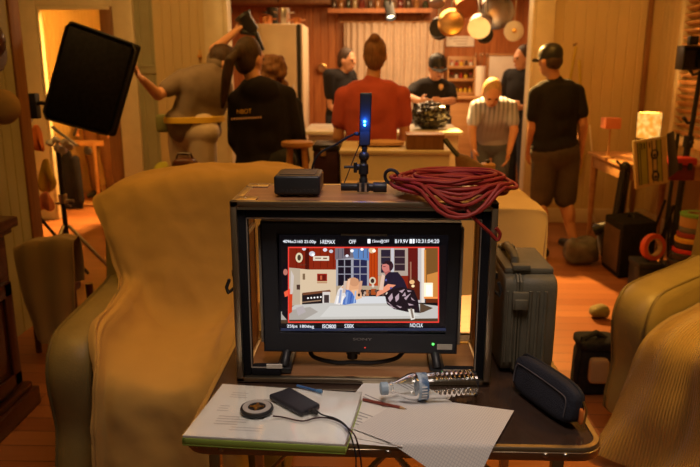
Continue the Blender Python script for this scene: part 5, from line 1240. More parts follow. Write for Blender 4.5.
# the picture on the screen: one mesh of flat shapes, back to front
class Pic:
    def __init__(s): s.mb = MB(); s.mats = []; s.idx = {}; s.k = 0
    def mat(s, c):
        if c not in s.idx:
            s.idx[c] = len(s.mats); m, N, L, b = nm('screen colour'); g = tuple((x/255.0)**2.2 for x in c)
            b.inputs['Base Color'].default_value = (.008, .008, .009, 1); b.inputs['Roughness'].default_value = .25
            b.inputs['Emission Color'].default_value = (*g, 1); b.inputs['Emission Strength'].default_value = 1.15; s.mats.append(m)
        return s.idx[c]
    def poly(s, pts, c):
        s.k += 1; o = -.0035+.000028*s.k
        s.mb.mat(s.mat(c)); s.mb.add([mp_(x, y, o) for x, y in pts], [tuple(range(len(pts)))]); return s
    def r(s, x0, y0, x1, y1, c): return s.poly([(x0, y0), (x1, y0), (x1, y1), (x0, y1)], c)
    def e(s, x, y, rx, ry, c, n=16, rot=0.0): return s.poly([(x+rx*math.cos(2*math.pi*k/n)*math.cos(rot)-ry*math.sin(2*math.pi*k/n)*math.sin(rot), y+rx*math.cos(2*math.pi*k/n)*math.sin(rot)+ry*math.sin(2*math.pi*k/n)*math.cos(rot)) for k in range(n)], c)
P = Pic()
P.r(279, 235, 449, 333, (14, 14, 18)); P.r(281, 246, 446, 328.5, (22, 18, 20))
P.r(288.5, 247.5, 438, 292, (128, 38, 20))
P.poly([(288.5, 247.5), (308, 247.5), (308, 270), (288.5, 268)], (118, 34, 20)); P.r(305, 247.5, 309, 270, (70, 20, 14))
P.poly([(288.5, 268), (308, 270), (336, 270), (336, 304), (288.5, 306)], (206, 182, 152)); P.poly([(288.5, 268), (300, 269), (300, 305), (288.5, 307)], (178, 160, 138))
for x in (296, 302, 313, 320, 327, 333): P.r(x, 248, x+.6, 268, (98, 26, 14))
P.e(299, 258, 3.6, 5.0, (214, 196, 160)); P.e(299, 258, 1.8, 3.0, (70, 56, 44))
P.r(313, 256.5, 329, 261, (216, 200, 180)); P.r(315, 258, 321, 259, (120, 80, 60)); P.r(323, 258, 327, 259.4, (120, 80, 60))
P.r(317, 274, 327, 283.5, (150, 40, 28)); P.r(318.2, 275.2, 325.8, 281, (96, 26, 20)); P.r(320, 276, 322, 280, (190, 90, 60)); P.r(317, 281.5, 327, 283, (190, 160, 120))
P.r(302.5, 274, 305, 280, (120, 96, 72)); P.r(296.5, 285, 300, 290, (70, 50, 44))
# window with valance
P.r(336, 256, 369, 292, (150, 150, 160)); P.r(338, 260, 351, 290, (28, 22, 34)); P.r(353.5, 260, 367, 290, (40, 40, 70))
for x in (344, 359.5): P.r(x, 260, x+1, 290, (140, 138, 150))
for y in (266.5, 274): P.r(338, y, 367, y+.9, (140, 138, 150))
P.poly([(335, 248), (371, 248), (371, 260), (353, 258), (335, 260)], (112, 104, 112)); P.poly([(352, 249), (371, 249), (370, 261), (354, 259)], (86, 122, 176)); P.r(344, 248, 350, 256, (70, 32, 34))
for x in (338, 342, 358, 363, 367): P.r(x, 249, x+.7, 258.5, (80, 78, 92))
P.r(369, 248, 377.5, 290, (176, 62, 18)); P.r(371, 248, 371.6, 290, (140, 44, 14)); P.r(374, 248, 374.6, 290, (140, 44, 14))
# glazed cupboard
P.r(378, 247.5, 408, 276, (168, 150, 136)); P.r(381, 250, 390.5, 273, (44, 36, 50)); P.r(394.5, 250, 405, 271, (52, 36, 44))
for y in (257, 264): P.r(381, y, 405, y+.8, (130, 112, 106))
P.r(391, 248, 394, 275, (188, 184, 190)); P.r(408, 247.5, 419, 297, (96, 28, 24)); P.r(410, 262, 411.5, 280, (150, 100, 80))
P.r(418, 247.5, 425, 303, (186, 178, 176)); P.r(421.5, 247.5, 424.5, 303, (220, 208, 196)); P.r(425, 247.5, 438, 298, (116, 78, 40)); P.poly([(427, 275), (438, 272), (438, 297), (427, 297)], (196, 128, 62)); P.r(424.2, 250, 426.2, 283, (200, 130, 60))
P.r(424, 283, 433, 297, (255, 236, 200)); P.r(426, 285, 432, 296, (255, 250, 235)); P.r(424, 297, 438, 299, (232, 140, 70)); P.r(426, 299, 438, 303, (96, 44, 24))
# pans along the top, small bright things
for x, y, rx, c in ((304, 249, 2, (200, 196, 206)), (312, 254, 3, (196, 190, 200)), (313, 255, 1.6, (250, 246, 250)), (325, 250, 2.2, (210, 204, 214)), (331, 251.5, 2, (190, 186, 196)), (352, 251, 1.8, (240, 240, 244)), (362, 249.5, 1.6, (250, 250, 250)), (372, 250.5, 3.4, (214, 176, 130)), (374, 251, 1.8, (255, 244, 224)), (347, 256, 1.6, (220, 220, 230))): P.e(x, y, rx, rx*.85, c)
# bench, oven, counter clutter
P.r(336, 286, 380, 297, (170, 150, 126)); P.r(345, 290, 396, 297.5, (40, 32, 34)); P.r(378, 276, 384, 290, (186, 150, 120)); P.e(372.5, 281, 3.4, 3.8, (206, 190, 160)); P.e(372.5, 281, 1.9, 2.3, (60, 40, 36)); P.r(371, 289, 376, 295, (160, 74, 34)); P.r(366, 290, 369, 296, (176, 110, 70))
P.poly([(302, 294), (330, 291), (330, 303), (302, 306)], (34, 26, 28)); P.poly([(302, 293), (330, 290), (331, 292), (303, 295.5)], (110, 66, 44))
for k in range(6): P.e(308+3.2*k, 298.3-.28*k, .9, .9, (236, 230, 228))
P.poly([(302, 302), (321, 300), (321, 301), (302, 303)], (150, 120, 96)); P.r(322.5, 292, 330, 304, (206, 196, 190)); P.r(324, 295, 329, 303, (60, 48, 48))
P.r(349, 296.5, 412, 306, (204, 204, 206))
# big pale table top
P.poly([(281, 312), (296, 305), (330, 303), (349, 304), (410, 303), (438, 306), (438, 320), (281, 322)], (186, 182, 176)); P.poly([(281, 312), (310, 307), (318, 312), (300, 322), (281, 322)], (160, 152, 144)); P.poly([(330, 306), (400, 306), (420, 316), (320, 317)], (200, 197, 192))
P.poly([(281, 320), (438, 318.5), (438, 322), (281, 323.5)], (74, 56, 40)); P.poly([(296, 308), (303, 306), (306, 312), (298, 316)], (170, 160, 160))
# blurred person at the window, leaning
P.poly([(336, 304), (340, 288), (347, 284), (356, 288), (356, 303), (345, 305)], (78, 110, 178)); P.poly([(334, 304), (338, 290), (343, 285), (346, 296), (340, 305)], (214, 206, 204))
P.poly([(341, 288), (350, 278), (358, 279), (361, 288), (356, 296), (349, 290)], (214, 156, 116)); P.e(354, 282, 5, 4.4, (196, 140, 104), rot=.4); P.poly([(351, 290), (361, 289), (362, 298), (356, 300)], (224, 174, 134))
for x0, y0, x1, y1, c in ((343, 281, 346, 293, (196, 172, 156)), (347, 279, 349.5, 290, (224, 180, 150)), (358.5, 281, 361.5, 294, (200, 150, 120)), (339, 290, 341, 303, (150, 160, 190)), (345.5, 292, 347.5, 304, (120, 146, 200)), (350, 294, 351.6, 303, (60, 88, 160)), (354, 291, 355.4, 303, (150, 176, 216)), (336.5, 296, 338, 304, (236, 232, 230)), (341.5, 296, 343, 304.5, (236, 230, 226))): P.poly([(x0+1, y0), (x1+1, y0), (x1-.6, y1), (x0-.6, y1)], c)
for k, (x, y) in enumerate(((362, 291), (365, 293), (369.5, 292.5), (373, 286), (377.5, 294), (380.5, 292), (383, 294.5), (387, 294), (359, 295), (364, 295.5), (376, 291), (381.5, 287))): P.e(x, y, 1.3, 1.6, ((60, 44, 40), (180, 150, 130), (96, 70, 60), (214, 196, 180))[k % 4])
for x, y in ((396, 299), (398, 299), (400, 298.5)): P.e(x-95, y-34, .5, .7, (90, 60, 44))
# person in black with the bag
P.e(388.5, 266, 5.0, 5.4, (58, 34, 42)); P.poly([(382.5, 264), (386, 262.5), (389, 265), (389.5, 270), (387, 272.5), (384, 272), (382.4, 269.5), (381.8, 268)], (196, 116, 108)); P.poly([(383.4, 271), (386, 272), (390, 270), (391, 275), (386, 276)], (170, 96, 90)); P.poly([(382, 264.4), (386, 261), (392, 261.5), (390, 266), (386.5, 263.8)], (44, 26, 32)); P.r(383, 266.2, 385.6, 266.9, (90, 48, 46))
P.poly([(383, 278), (389, 272), (398, 272), (404, 280), (408, 290), (396, 294), (384, 290)], (38, 30, 46)); P.poly([(377, 292), (388, 284), (396, 285), (386, 292), (376, 297)], (224, 140, 108)); P.poly([(379, 290), (382, 274), (385, 276), (383, 290)], (214, 180, 160)); P.e(386, 280, 1, 1.2, (90, 90, 150)); P.e(391, 288, 1.2, 1.0, (80, 84, 140))
P.poly([(408, 284), (414, 276), (420, 282), (420, 300), (410, 300)], (88, 34, 22)); P.e(412, 282, 2.6, 2.2, (226, 176, 120)); P.e(413, 286, 1.6, 1.4, (250, 214, 160))
P.poly([(385, 296), (391, 289), (402, 287), (414, 290), (418, 300), (420, 313), (408, 312), (394, 309), (387, 304)], (34, 24, 30)); P.poly([(420, 313), (420, 303), (433, 308), (424, 312)], (86, 66, 50))
for pts in ([(388, 298), (392, 293), (393, 298), (390, 302)], [(395, 297), (399, 293), (399, 299), (396, 302)], [(399, 291), (405, 289), (402, 293)], [(386, 301), (389, 304), (393, 306), (389, 303)], [(402, 296), (405, 292), (406, 296)], [(396, 305), (402, 307), (400, 308)], [(404, 298), (411, 293), (406, 300)], [(408, 303), (414, 305), (409, 305.5)], [(390, 305), (397, 309), (391, 307)], [(407, 290), (412, 291), (408, 292)], [(411, 297), (415, 301), (411.6, 299.5)]): P.poly(pts, (176, 150, 160))
P.poly([(408, 309), (414, 309), (415, 319), (411, 320)], (214, 206, 196)); P.poly([(410, 308), (412, 308), (414, 318), (412, 318)], (120, 104, 92))
# crew at the left border and guide frame
P.poly([(282, 268), (287, 262), (289, 280), (289, 322), (282, 314)], (20, 16, 22)); P.e(285.5, 272, 2.2, 3.2, (176, 110, 96)); P.poly([(284, 292), (291, 288), (292, 294), (285, 297)], (226, 92, 62)); P.poly([(291, 270), (294, 276), (293, 292), (290, 298)], (196, 184, 176)); P.poly([(288.5, 294), (292.5, 294), (292, 312), (288.5, 314)], (196, 62, 30))
RED = (232, 62, 52)
P.r(288, 246.8, 439, 248, RED); P.r(288, 321.4, 439, 322.6, RED); P.r(288, 246.8, 289.2, 322.6, RED); P.r(437.8, 246.8, 439, 322.6, RED)
P.r(281, 328, 446, 330.6, (38, 44, 66))
build('screen_picture', P.mb, P.mats, mn, smooth=False)
M_txt = em('screen text', (.86, .88, .95), 1.3)
for s, x0, x1, yb in (('4096x2160 25.00p', 283, 316, 243.6), ('I-REMAX', 320.5, 335, 243.6), ('OFF', 349, 356, 243.5), ('15mm@OFF', 372.5, 389, 243.2), ('B19.9V', 395, 408, 243.0), ('10:31:04:20', 416, 439, 242.8), ('25fps 180deg', 287, 314, 328.2), ('ISO800', 322.5, 336, 328), ('5300K', 344.5, 354, 327.7), ('NO:CLK', 410, 423, 326.9)):
    a = mp_(x0, yb, .0012); b2 = mp_(x1, yb, .0012); h = mp_(x0, yb-3.8, .0012).z-a.z
    text_mb(s, a, b2.x-a.x, M_txt, mn, 'screen_text', height=h)
ic = MB(); 
for x0, x1 in ((367.5, 370.5), (409.5, 412), (412.6, 414.6)):
    a = mp_(x0, 243.2, .0012); b2 = mp_(x1, 239, .0012); ic.add([(a.x, a.y, a.z), (b2.x, a.y, a.z), (b2.x, a.y, b2.z), (a.x, a.y, b2.z)], [(0, 1, 2, 3)])
build('screen_icon', ic, M_txt, mn, smooth=False)
lg = (sx0+sx1)/2
# monitor cable looping in the bottom of the case
p = [mp_(349, 352), mp_(340, 360), mp_(322, 362), mp_(309, 355)]
pts = [Vector((mp_(308, 350).x, MY+.05, mz0+.006)), Vector((mp_(312, 360).x, MY+.03, cz0+.03)), Vector((mp_(335, 366).x, MY+.02, cz0+.019)), Vector((mp_(352, 366).x, MY+.02, cz0+.02)), Vector((mp_(375, 365).x, MY+.02, cz0+.02)), Vector((mp_(398, 360).x, MY+.03, cz0+.03)), Vector((mp_(408, 352).x, MY+.05, mz0+.004))]
fine = [catmull(pts, t*.125) for t in range(8*(len(pts)-1)+1)]
o = build('power_cable', MB().tube(fine, .0055, 8), M_rubber); tag(o, 'black power cable looping below the monitor inside the case', 'cable')

# ------------------------------------------------------------------ things on top of the case
ZT = cz1+.004
f0, f1 = at_y(274, 196, 1.53), at_y(320, 196, 1.53)
bxh = at_y(297, 176, 1.53).z-ZT
o = thing('power_adapter', ((f0.x+f1.x)/2, 1.58, ZT), 'small black battery box with a vented front on the case top', 'battery box')
build('body', MB().box2((f0.x, 1.53, ZT+.003), (f1.x, 1.645, ZT+bxh)), M_black, o, bevel=.006, seg=3)
vg = MB()
for k in range(8): vg.box2((f0.x+.018+.010*k, 1.5285, ZT+.010), (f0.x+.0215+.010*k, 1.5305, ZT+.016))
build('vent', vg, M_rubber, o, smooth=False)
for x in (f0.x+.012, f1.x-.012):
    for y in (1.545, 1.63): build('rubber_foot', MB().cyl((x, y, ZT), (x, y, ZT+.004), .006), M_rubber, o)
build('top_plate', MB().box2((f0.x+.012, 1.545, ZT+bxh-.0005), (f1.x-.012, 1.635, ZT+bxh+.002)), pm('warm grey lid', (.05, .04, .035), .5), o, bevel=.001)
# wireless unit on a clamp arm
Y = 1.60
cbm = at_y(363, 189, Y); zb = ZT+.0105
ma = thing('clamp_arm', (cbm.x, Y, ZT), 'black articulated clamp arm standing on the case holding the blue lit unit', 'clamp arm')
a, b2 = at_y(341, 189, Y).x, at_y(385, 189, Y).x
build('base', MB().cyl((a, Y, zb), (b2, Y, zb), .0095, n=18).cyl((b2-.028, Y, zb), (b2+.004, Y, zb), .0125, n=14).box2((cbm.x-.014, Y-.013, ZT+.0005), (cbm.x+.014, Y+.013, zb+.011)), M_black, ma, bevel=.0015)
build('clamp_bracket', MB().box2((cbm.x-.009, Y-.0145, ZT+.002), (cbm.x-.004, Y-.0125, zb+.012)).box2((cbm.x+.004, Y-.0145, ZT+.002), (cbm.x+.009, Y-.0125, zb+.012)), M_steel, ma)
z1_ = at_y(364, 152, Y).z
build('post', MB().lathe([(.010, zb+.008-ZT), (.010, zb+.02-ZT), (.0085, zb+.022-ZT), (.0085, zb+.03-ZT), (.0115, zb+.032-ZT), (.0115, z1_-.03-ZT), (.008, z1_-.026-ZT), (.008, z1_-.02-ZT)], (cbm.x+.001, Y, ZT), n=18), M_black, ma)
build('ball_joint', MB().ell((cbm.x+.002, Y, z1_-.010), (.0125, .0125, .0125)).cyl((cbm.x+.003, Y, z1_-.004), (cbm.x+.003, Y, z1_+.010), .006), M_black, ma)
zk = at_y(357, 167, Y).z
build('knob', MB().cyl((cbm.x-.008, Y, zk), (cbm.x-.021, Y, zk), .007, .009).tube([(cbm.x-.02, Y, zk), (cbm.x-.033, Y-.002, zk+.0005), (cbm.x-.045, Y-.004, zk)], [.004, .003, .0035], 8).tube([(cbm.x-.018, Y-.008, zk-.012), (cbm.x-.018, Y-.008, zk+.012)], .004, 8), M_black, ma)
q = [at_y(359, 146, Y), at_y(370, 146, Y), at_y(372, 93, Y), at_y(360, 93, Y)]
wu = thing('wireless_receiver', (q[0]+q[1])/2, 'slim black wireless unit with two blue lights on the clamp arm', 'wireless receiver')
build('housing', MB().prism(q, (0, .022, 0)), M_black, wu, bevel=.003, seg=3)
build('cap', MB().prism([q[0]+Vector((.002, -.0012, .003)), q[1]+Vector((-.002, -.0012, .003)), q[1].lerp(q[2], .27)+Vector((-.002, -.0012, 0)), q[0].lerp(q[3], .27)+Vector((.002, -.0012, 0))], (0, .0014, 0)), M_rubber, wu)
mblue = em('blue light', (.02, .18, 1.0), 45)
for dy in (121.5, 125): 
    c = at_y(364.7, dy, Y-.001); build('indicator_light', MB().ell(c, (.0026, .0018, .0026)), mblue, wu)
lamp('blue_indicator_glow', 'POINT', at_y(364.7, 123, Y-.02), .22, (.02, .16, 1.0), .006)
build('mount', MB().cyl((cbm.x+.003, Y+.008, z1_+.006), ((q[0].x+q[1].x)/2, Y+.01, q[0].z+.004), .007), M_black, wu)
pts = [at_y(358.5, 133, Y+.012), at_y(348, 137, Y+.02), at_y(335, 145, Y+.03), at_y(320, 153, Y+.04), at_y(313, 165, Y+.05), Vector((at_y(312, 180, Y+.06).x, Y+.06, ZT+bxh*.55))]
fine = [catmull(pts, t*.125) for t in range(8*(len(pts)-1)+1)]
o = build('data_cable', MB().tube(fine, .0026, 8).ell(pts[0]+Vector((-.004, 0, -.002)), (.008, .004, .005)), M_rubber); tag(o, 'black cable from the blue lit unit to the battery box', 'cable')
pts = [at_y(360, 144, Y+.012), at_y(354, 158, Y+.012), at_y(347, 176, Y+.01), at_y(343, 186, Y+.005)]
o = build('safety_cord', MB().tube([catmull(pts, t*.25) for t in range(13)], .0013, 6), M_rubber); tag(o, 'thin dark cord slanting from the blue lit unit to the clamp base', 'cord')
# coiled red cable
cc = at_y(452, 193, 1.60); rc = random.Random(11); pts = []
turns = 15; N_ = turns*40
RX, RY = at_y(514, 193, 1.6).x-cc.x, .140
ph = [rc.uniform(0, 6.28) for _ in range(8)]
for i in range(N_+1):
    t = i/N_*turns; a = 2*math.pi*t+2.6
    k = .80+.20*math.sin(t*1.9+ph[0])*.8+.05*math.sin(t*5.1+ph[1])
    off = Vector((.010*math.sin(t*2.3+ph[2]), .014*math.sin(t*1.7+ph[3]), 0))
    h = .006+.0016*t+.006*(1+math.sin(a*1+t*.9+ph[4]))+.005*(1+math.sin(t*3.1+ph[5]))
    p = Vector((cc.x+RX*k*math.cos(a), 1.590+RY*k*math.sin(a), ZT+h)) + off
    q_ = max(0, min(1, (cy0+.008-p.y)/.05)); p.z -= .075*q_*q_*(3-2*q_)
    if p.x > cx1+.01: p.z -= (p.x-cx1-.01)*.25
    pts.append(p)
# free end hanging over the front of the case
e0 = pts[-1]
o = thing('cable_coil', (cc.x, 1.6, ZT), 'coil of red cable lying on top of the flight case', 'cable')
M_redc = pm('red cable rubber', (.30, .018, .010), .6, var=.1)
build('loops', MB().tube(pts, .0046, 8), M_redc, o)
tail = [pts[6], at_y(462, 205, 1.475), at_y(470, 214, 1.462), at_y(478, 222, 1.46), at_y(489, 232, 1.462), at_y(497, 240, 1.463), at_y(500, 234, 1.464), at_y(496, 228, 1.464)]
tail[0] = at_y(420, 188, 1.50); tail.insert(1, at_y(445, 196, 1.478))
build('tail', MB().tube([catmull(tail, t*.125) for t in range(8*(len(tail)-1)+1)], .0042, 8), M_redc, o)
build('cable_tie', MB().torus(at_y(392, 177, 1.60), .018, .004, Vector((.4, .9, .2)), 20, 8), M_rubber, o)

# ------------------------------------------------------------------ grey hard case
g0 = at_z(499, 374, TT); gx0 = g0.x; gy0 = 1.545
gx1 = at_y(548, 300, gy0+.12).x-.004; gzt = at_y(510, 277, gy0).z
M_grey = pm('grey olive hard plastic', (.135, .12, .08), .55, var=.12, scale=25, bump=.15, bscale=250)
hcs = thing('hard_case', ((gx0+gx1)/2, gy0+.13, TT+.002), 'grey ribbed hard case standing upright between flight case and pouch', 'hard case')
gm = (gx0+.036); gz0 = TT+.003
build('lid', rbox(((gx0+gm)/2, gy0+.13, (gz0+gzt)/2), (gm-gx0-.002, .26, gzt-gz0), .22), M_grey, hcs)
build('shell', rbox(((gm+gx1)/2, gy0+.13, (gz0+gzt)/2), (gx1-gm-.002, .26, gzt-gz0), .22), M_grey, hcs)
rb = MB()
for x, t in ((gm-.003, .007), (gm+.004, .007)): rb.rings([[p for p in [Vector((x+dx, gy0+.13+yy*k, (gz0+gzt)/2+zz*k2)) for yy, zz in ((-.131, -(gzt-gz0)/2+.012), (-.118, -(gzt-gz0)/2-.0005), (.118, -(gzt-gz0)/2-.0005), (.131, -(gzt-gz0)/2+.012), (.131, (gzt-gz0)/2-.012), (.118, (gzt-gz0)/2+.001), (-.118, (gzt-gz0)/2+.001), (-.131, (gzt-gz0)/2-.012))]] for dx, k, k2 in ((-.003, .99, .99), (-.002, 1.01, 1.0), (.002, 1.01, 1.0), (.003, .99, .99))])
build('rim', rb, M_grey, hcs)
rib = MB()
for k in range(3): rib.cyl((gx0+.064+.018*k, gy0-.0005, gz0+.03), (gx0+.064+.018*k, gy0-.0005, gzt-.035), .004, n=10)
for k in range(2): rib.cyl((gx0+.010+.014*k, gy0-.0005, gz0+.03), (gx0+.010+.014*k, gy0-.0005, gzt-.035), .003, n=10)
build('rib', rib, M_grey, hcs)
for z in (gz0+.19,):
    l_ = build('latch', MB().box2((gm-.016, gy0-.013, z-.025), (gm+.022, gy0-.001, z+.02)).box2((gm-.012, gy0-.018, z-.022), (gm+.018, gy0-.012, z+.004)), M_grey, hcs, bevel=.003)
hz = gzt
top = MB().box2((gx0+.006, gy0+.03, hz-.004), (gx1-.01, gy0+.23, hz+.014)); build('top_block', top, M_grey, hcs, bevel=.006)
build('handle', MB().tube([(gm, gy0+.06, hz+.006), (gm, gy0+.065, hz+.026), (gm, gy0+.09, hz+.034), (gm, gy0+.17, hz+.034), (gm, gy0+.195, hz+.026), (gm, gy0+.2, hz+.006)], .0105, 10), M_grey, hcs)
for ya in (.022, .21): build('lid_latch', MB().box2((gm-.012, gy0+ya, hz+.008), (gm+.03, gy0+ya+.028, hz+.022)), M_grey, hcs, bevel=.003)

# ------------------------------------------------------------------ pencil pouch
pa, pb = at_z(510, 390, TT), at_z(563, 430, TT)
ax = (pb-pa).normalized(); Lp = (pb-pa).length; ac = (pa+pb)/2
pr = Vector((-ax.y, ax.x, 0)); 
if pr.x < 0: pr = -pr
pz = .088; cen = ac+pr*.028+Vector((0, 0, TT*0+pz/2+.0015))
RM_ = Matrix((ax, pr, Vector((0, 0, 1)))).transposed()
# lean the pouch a little towards the hard case
RM_ = RM_ @ Matrix.Rotation(math.radians(-6), 3, 'X')
po = thing('pencil_pouch', (cen.x, cen.y, TT+.001), 'dark navy zipped pouch lying on edge at the right of the table', 'pouch')
M_navy = pm('navy nylon', (.022, .024, .038), .75, var=.2, bump=.4, bscale=350)
mb = rbox((0, 0, 0), (Lp*1.12, .055, pz), .45, 32, 22)
mb.v = [cen+RM_ @ Vector((v.x, v.y*(1-.30*(v.z/pz+.5)), v.z*(1-.18*abs(v.x/Lp)**2))) for v in mb.v]
zmin = min(v.z for v in mb.v); mb.v = [v-Vector((0, 0, zmin-TT-.0015)) for v in mb.v]; dz = -(zmin-TT-.0015)
build('body', mb, M_navy, po)
L2 = Lp*1.12
zp = [cen+Vector((0, 0, dz))+RM_ @ Vector((x*L2, .004, z*pz)) for x, z in ((-.49, -.2), (-.485, .22), (-.44, .42), (-.3, .482), (0, .49), (.3, .475), (.44, .40), (.49, .2), (.492, -.2))]
build('zip', MB().tube([catmull(zp, t*.2) for t in range(5*(len(zp)-1)+1)], .0032, 8), M_rubber, po)
pp = [cen+Vector((0, 0, dz))+RM_ @ Vector((x*L2, -.0245+.005*z, z*pz)) for x, z in ((-.40, -.25), (-.40, .18), (-.30, .27), (.30, .25), (.42, .14), (.43, -.25))]
build('seam', MB().tube([catmull(pp, t*.2) for t in range(5*(len(pp)-1)+1)], .0013, 6), pm('grey seam', (.10, .09, .10), .6), po)
build('zip_pull', MB().tube([zp[-2]+Vector((.002, -.002, 0)), zp[-2]+Vector((.008, -.010, -.018)), zp[-1]+Vector((.006, -.012, -.008))], .0028, 8).ell(zp[-1]+Vector((.006, -.012, -.014)), (.004, .003, .006)), M_gold, po)
build('tab', rbox(zp[-1]+Vector((.002, -.001, .004)), (.008, .02, .034), .4), M_orange, po)

# ------------------------------------------------------------------ binder with plastic sleeves
def quad(px, z): return [at_z(x, y, z) for x, y in px]
bt = .026
topq = quad([(181.5, 434.5), (345.5, 443.5), (362.5, 391.5), (222, 382.5)], TT+bt)
lowq = [Vector((p.x, p.y, TT+.0015)) for p in topq]
cenb = sum(topq, Vector())/4
bd = thing('document_folder', (cenb.x, cenb.y, TT+.0015), 'thick document folder with green edge and clear sleeves on the table corner', 'folder')
def slab(z0, z1, k=1.0): return MB().prism([Vector((cenb.x+(p.x-cenb.x)*k, cenb.y+(p.y-cenb.y)*k, z0)) for p in topq], (0, 0, z1-z0))
M_green = pm('lime plastic', (.36, .50, .09), .35)
M_paper = pm('white paper', (.80, .79, .76), .65, var=.03)
build('back_cover', slab(TT+.0015, TT+.0045), M_green, bd, bevel=.001)
build('sheets', slab(TT+.0046, TT+bt-.008, .985), M_paper, bd, smooth=False)
fr = MB(); n0, n1 = topq[0], topq[1]; n3, n2 = topq[3], topq[2]
inn = (cenb-(n0+n1)/2).normalized()
fr.prism([Vector((p.x, p.y, TT+.0046)) for p in (n0, n1, n1+inn*.004, n0+inn*.004)], (0, 0, .0135))
build('spine', fr, M_green, bd, bevel=.001)
fl = MB().prism([Vector((p.x, p.y, TT+.0046)) for p in (n0.lerp(n1, .004), n0.lerp(n1, .02), n3.lerp(n2, .02), n3.lerp(n2, .004))], (0, 0, .0135)); build('side_edge', fl, M_green, bd)
build('cover_sheet', slab(TT+bt-.008, TT+bt-.0025, .99), M_paper, bd, bevel=.0006)
rows = []
for v in (0, .33, .66, 1):
    rows.append([Vector((*(n0.lerp(n1, u).lerp(n3.lerp(n2, u), v)).xy, TT+bt-.0012)) for u in (0, .3, .6, 1)])
sv_ = build('sleeve', sheet(rows, 40, 30, lambda u, v, p: .0007*noise.noise(p*22)+.0006*math.sin(u*8+v*5)), thin_plastic('clear sleeve', (.97, .98, .98), .80, .12), bd)
pl = MB(); ru = (n1-n0).normalized(); rv = (n3-n0).normalized()
def onb(u, v): p = n0.lerp(n1, u).lerp(n3.lerp(n2, u), v); return Vector((p.x, p.y, TT+bt-.0022))
rr = random.Random(4)
for (u0, v0, wd_, m_) in ((.12, .82, .16, 3), (.10, .55, .10, 3), (.14, .36, .22, 4), (.36, .72, .12, 2), (.26, .18, .3, 2)):
    for k in range(m_):
        vv = v0-.045*k; ww = wd_*rr.uniform(.6, 1)
        pl.add([onb(u0, vv), onb(u0+ww, vv), onb(u0+ww, vv+.012), onb(u0, vv+.012)], [(0, 1, 2, 3)])
build('print_lines', pl, pm('grey print', (.52, .50, .50), .7), bd, smooth=False)
ZB = TT+bt+.0004
# phone, puck, pen
pq = quad([(268.5, 394), (301, 411.5), (320.5, 403.5), (290, 386.5)], ZB+.013)
ph_ = thing('power_bank', (sum(pq, Vector())/4), 'black power bank lying on the document folder', 'power bank')
build('body', MB().prism([Vector((p.x, p.y, ZB+.0005)) for p in pq], (0, 0, .0125)), pm('dark blue black', (.028, .030, .042), .42), ph_, bevel=.0045, seg=4)
ctr_ = (pq[1]+pq[2])/2; ctr_.z = ZB+.0065
pd_ = (pq[1]-pq[0]).normalized()
build('port', MB().box(ctr_+pd_*.0002, (.012, .004, .004), orient(Vector((0, 0, 1)), pd_.cross(Vector((0, 0, 1))))), M_steel, ph_)
pk = at_z(257, 411, ZB)
pu = thing('charging_puck', pk, 'round black and silver charging puck on the document folder', 'charger')
build('body', MB().lathe([(.001, .0006), (.030, .0006), (.034, .003), (.035, .006), (.034, .009), (.031, .0105), (.029, .0098), (.001, .0098)], pk, n=40), M_black, pu)
build('ring', MB().lathe([(.030, .0100), (.0295, .0112), (.019, .0112), (.0185, .0100)], pk, n=40, closed=True), pm('silver grey ring', (.50, .48, .46), .35), pu)
build('centre_cap', MB().lathe([(.0085, .0098), (.008, .0118), (.004, .0128), (.001, .013)], pk, n=24).box(pk+Vector((0, 0, .0105)), (.03, .005, .0012)).box(pk+Vector((0, 0, .0105)), (.005, .03, .0012)), M_gold, pu)
bl = at_z(297, 385.5, TT+bt+.003); br_ = at_z(322, 392, TT+bt+.003)
o = thing('blue_pen', (bl+br_)/2, 'blue pen lying behind the power bank on the folder', 'pen')
build('barrel', MB().cyl(bl, bl.lerp(br_, .8), .0028, n=12), pm('blue plastic', (.03, .12, .35), .3), o)
build('cap', MB().cyl(bl.lerp(br_, .78), br_, .0034, n=12).box2(bl.lerp(br_, .8)+Vector((0, -.001, .003)), br_+Vector((0, .001, .0045))), pm('pale blue plastic', (.10, .25, .48), .3), o)
def cable_px(pts, zs, r, name, mat, label):
    P_ = [at_z(x, y, z) for (x, y), z in zip(pts, zs)]
    o = build(name, MB().tube([catmull(P_, t*.1) for t in range(10*(len(P_)-1)+1)], r, 8), mat); tag(o, label, 'cable'); return o
zc = ZB+.002
M_wine = pm('dark wine cable', (.05, .018, .02), .45)
ce_ = [(273, 416), (282, 417), (291, 419), (303, 421), (316, 418), (328, 418), (340, 422), (349, 429), (355, 436)]
cable_px(ce_, [ZB+.006]+[zc]*6+[zc+.001, zc+.001], .0017, 'charging_cable', M_wine, 'dark red cable from the round charging puck across the folder') if False else None
P1 = [at_z(x, y, z) for (x, y), z in zip(ce_, [ZB+.006]+[zc]*6+[zc+.001, zc+.001])]
P1 += [Vector((at_y(359, 448, 1.198).x, 1.198, TT-.002)), at_y(361, 462, 1.196), at_y(362, 490, 1.196), at_y(356, 540, 1.2)]
o = build('charging_cable', MB().tube([catmull(P1, t*.1) for t in range(10*(len(P1)-1)+1)], .0017, 8), M_wine); tag(o, 'dark red cable from the round charging puck over the table edge', 'cable')
P2 = [Vector((ctr_.x, ctr_.y, ZB+.0065))+pd_*.004] + [at_z(x, y, zc+.0042) for x, y in ((316, 411), (323, 415), (334, 418), (343, 423), (349, 431))] + [Vector((at_y(355, 448, 1.193).x, 1.193, TT-.002)), at_y(356, 462, 1.190), at_y(355, 490, 1.19), at_y(350, 540, 1.19)]
o = thing('charging_cable', P2[0], 'dark cable from the black power bank over the table edge', 'cable')
build('lead', MB().tube([catmull(P2, t*.1) for t in range(10*(len(P2)-1)+1)], .0017, 8), M_rubber, o)
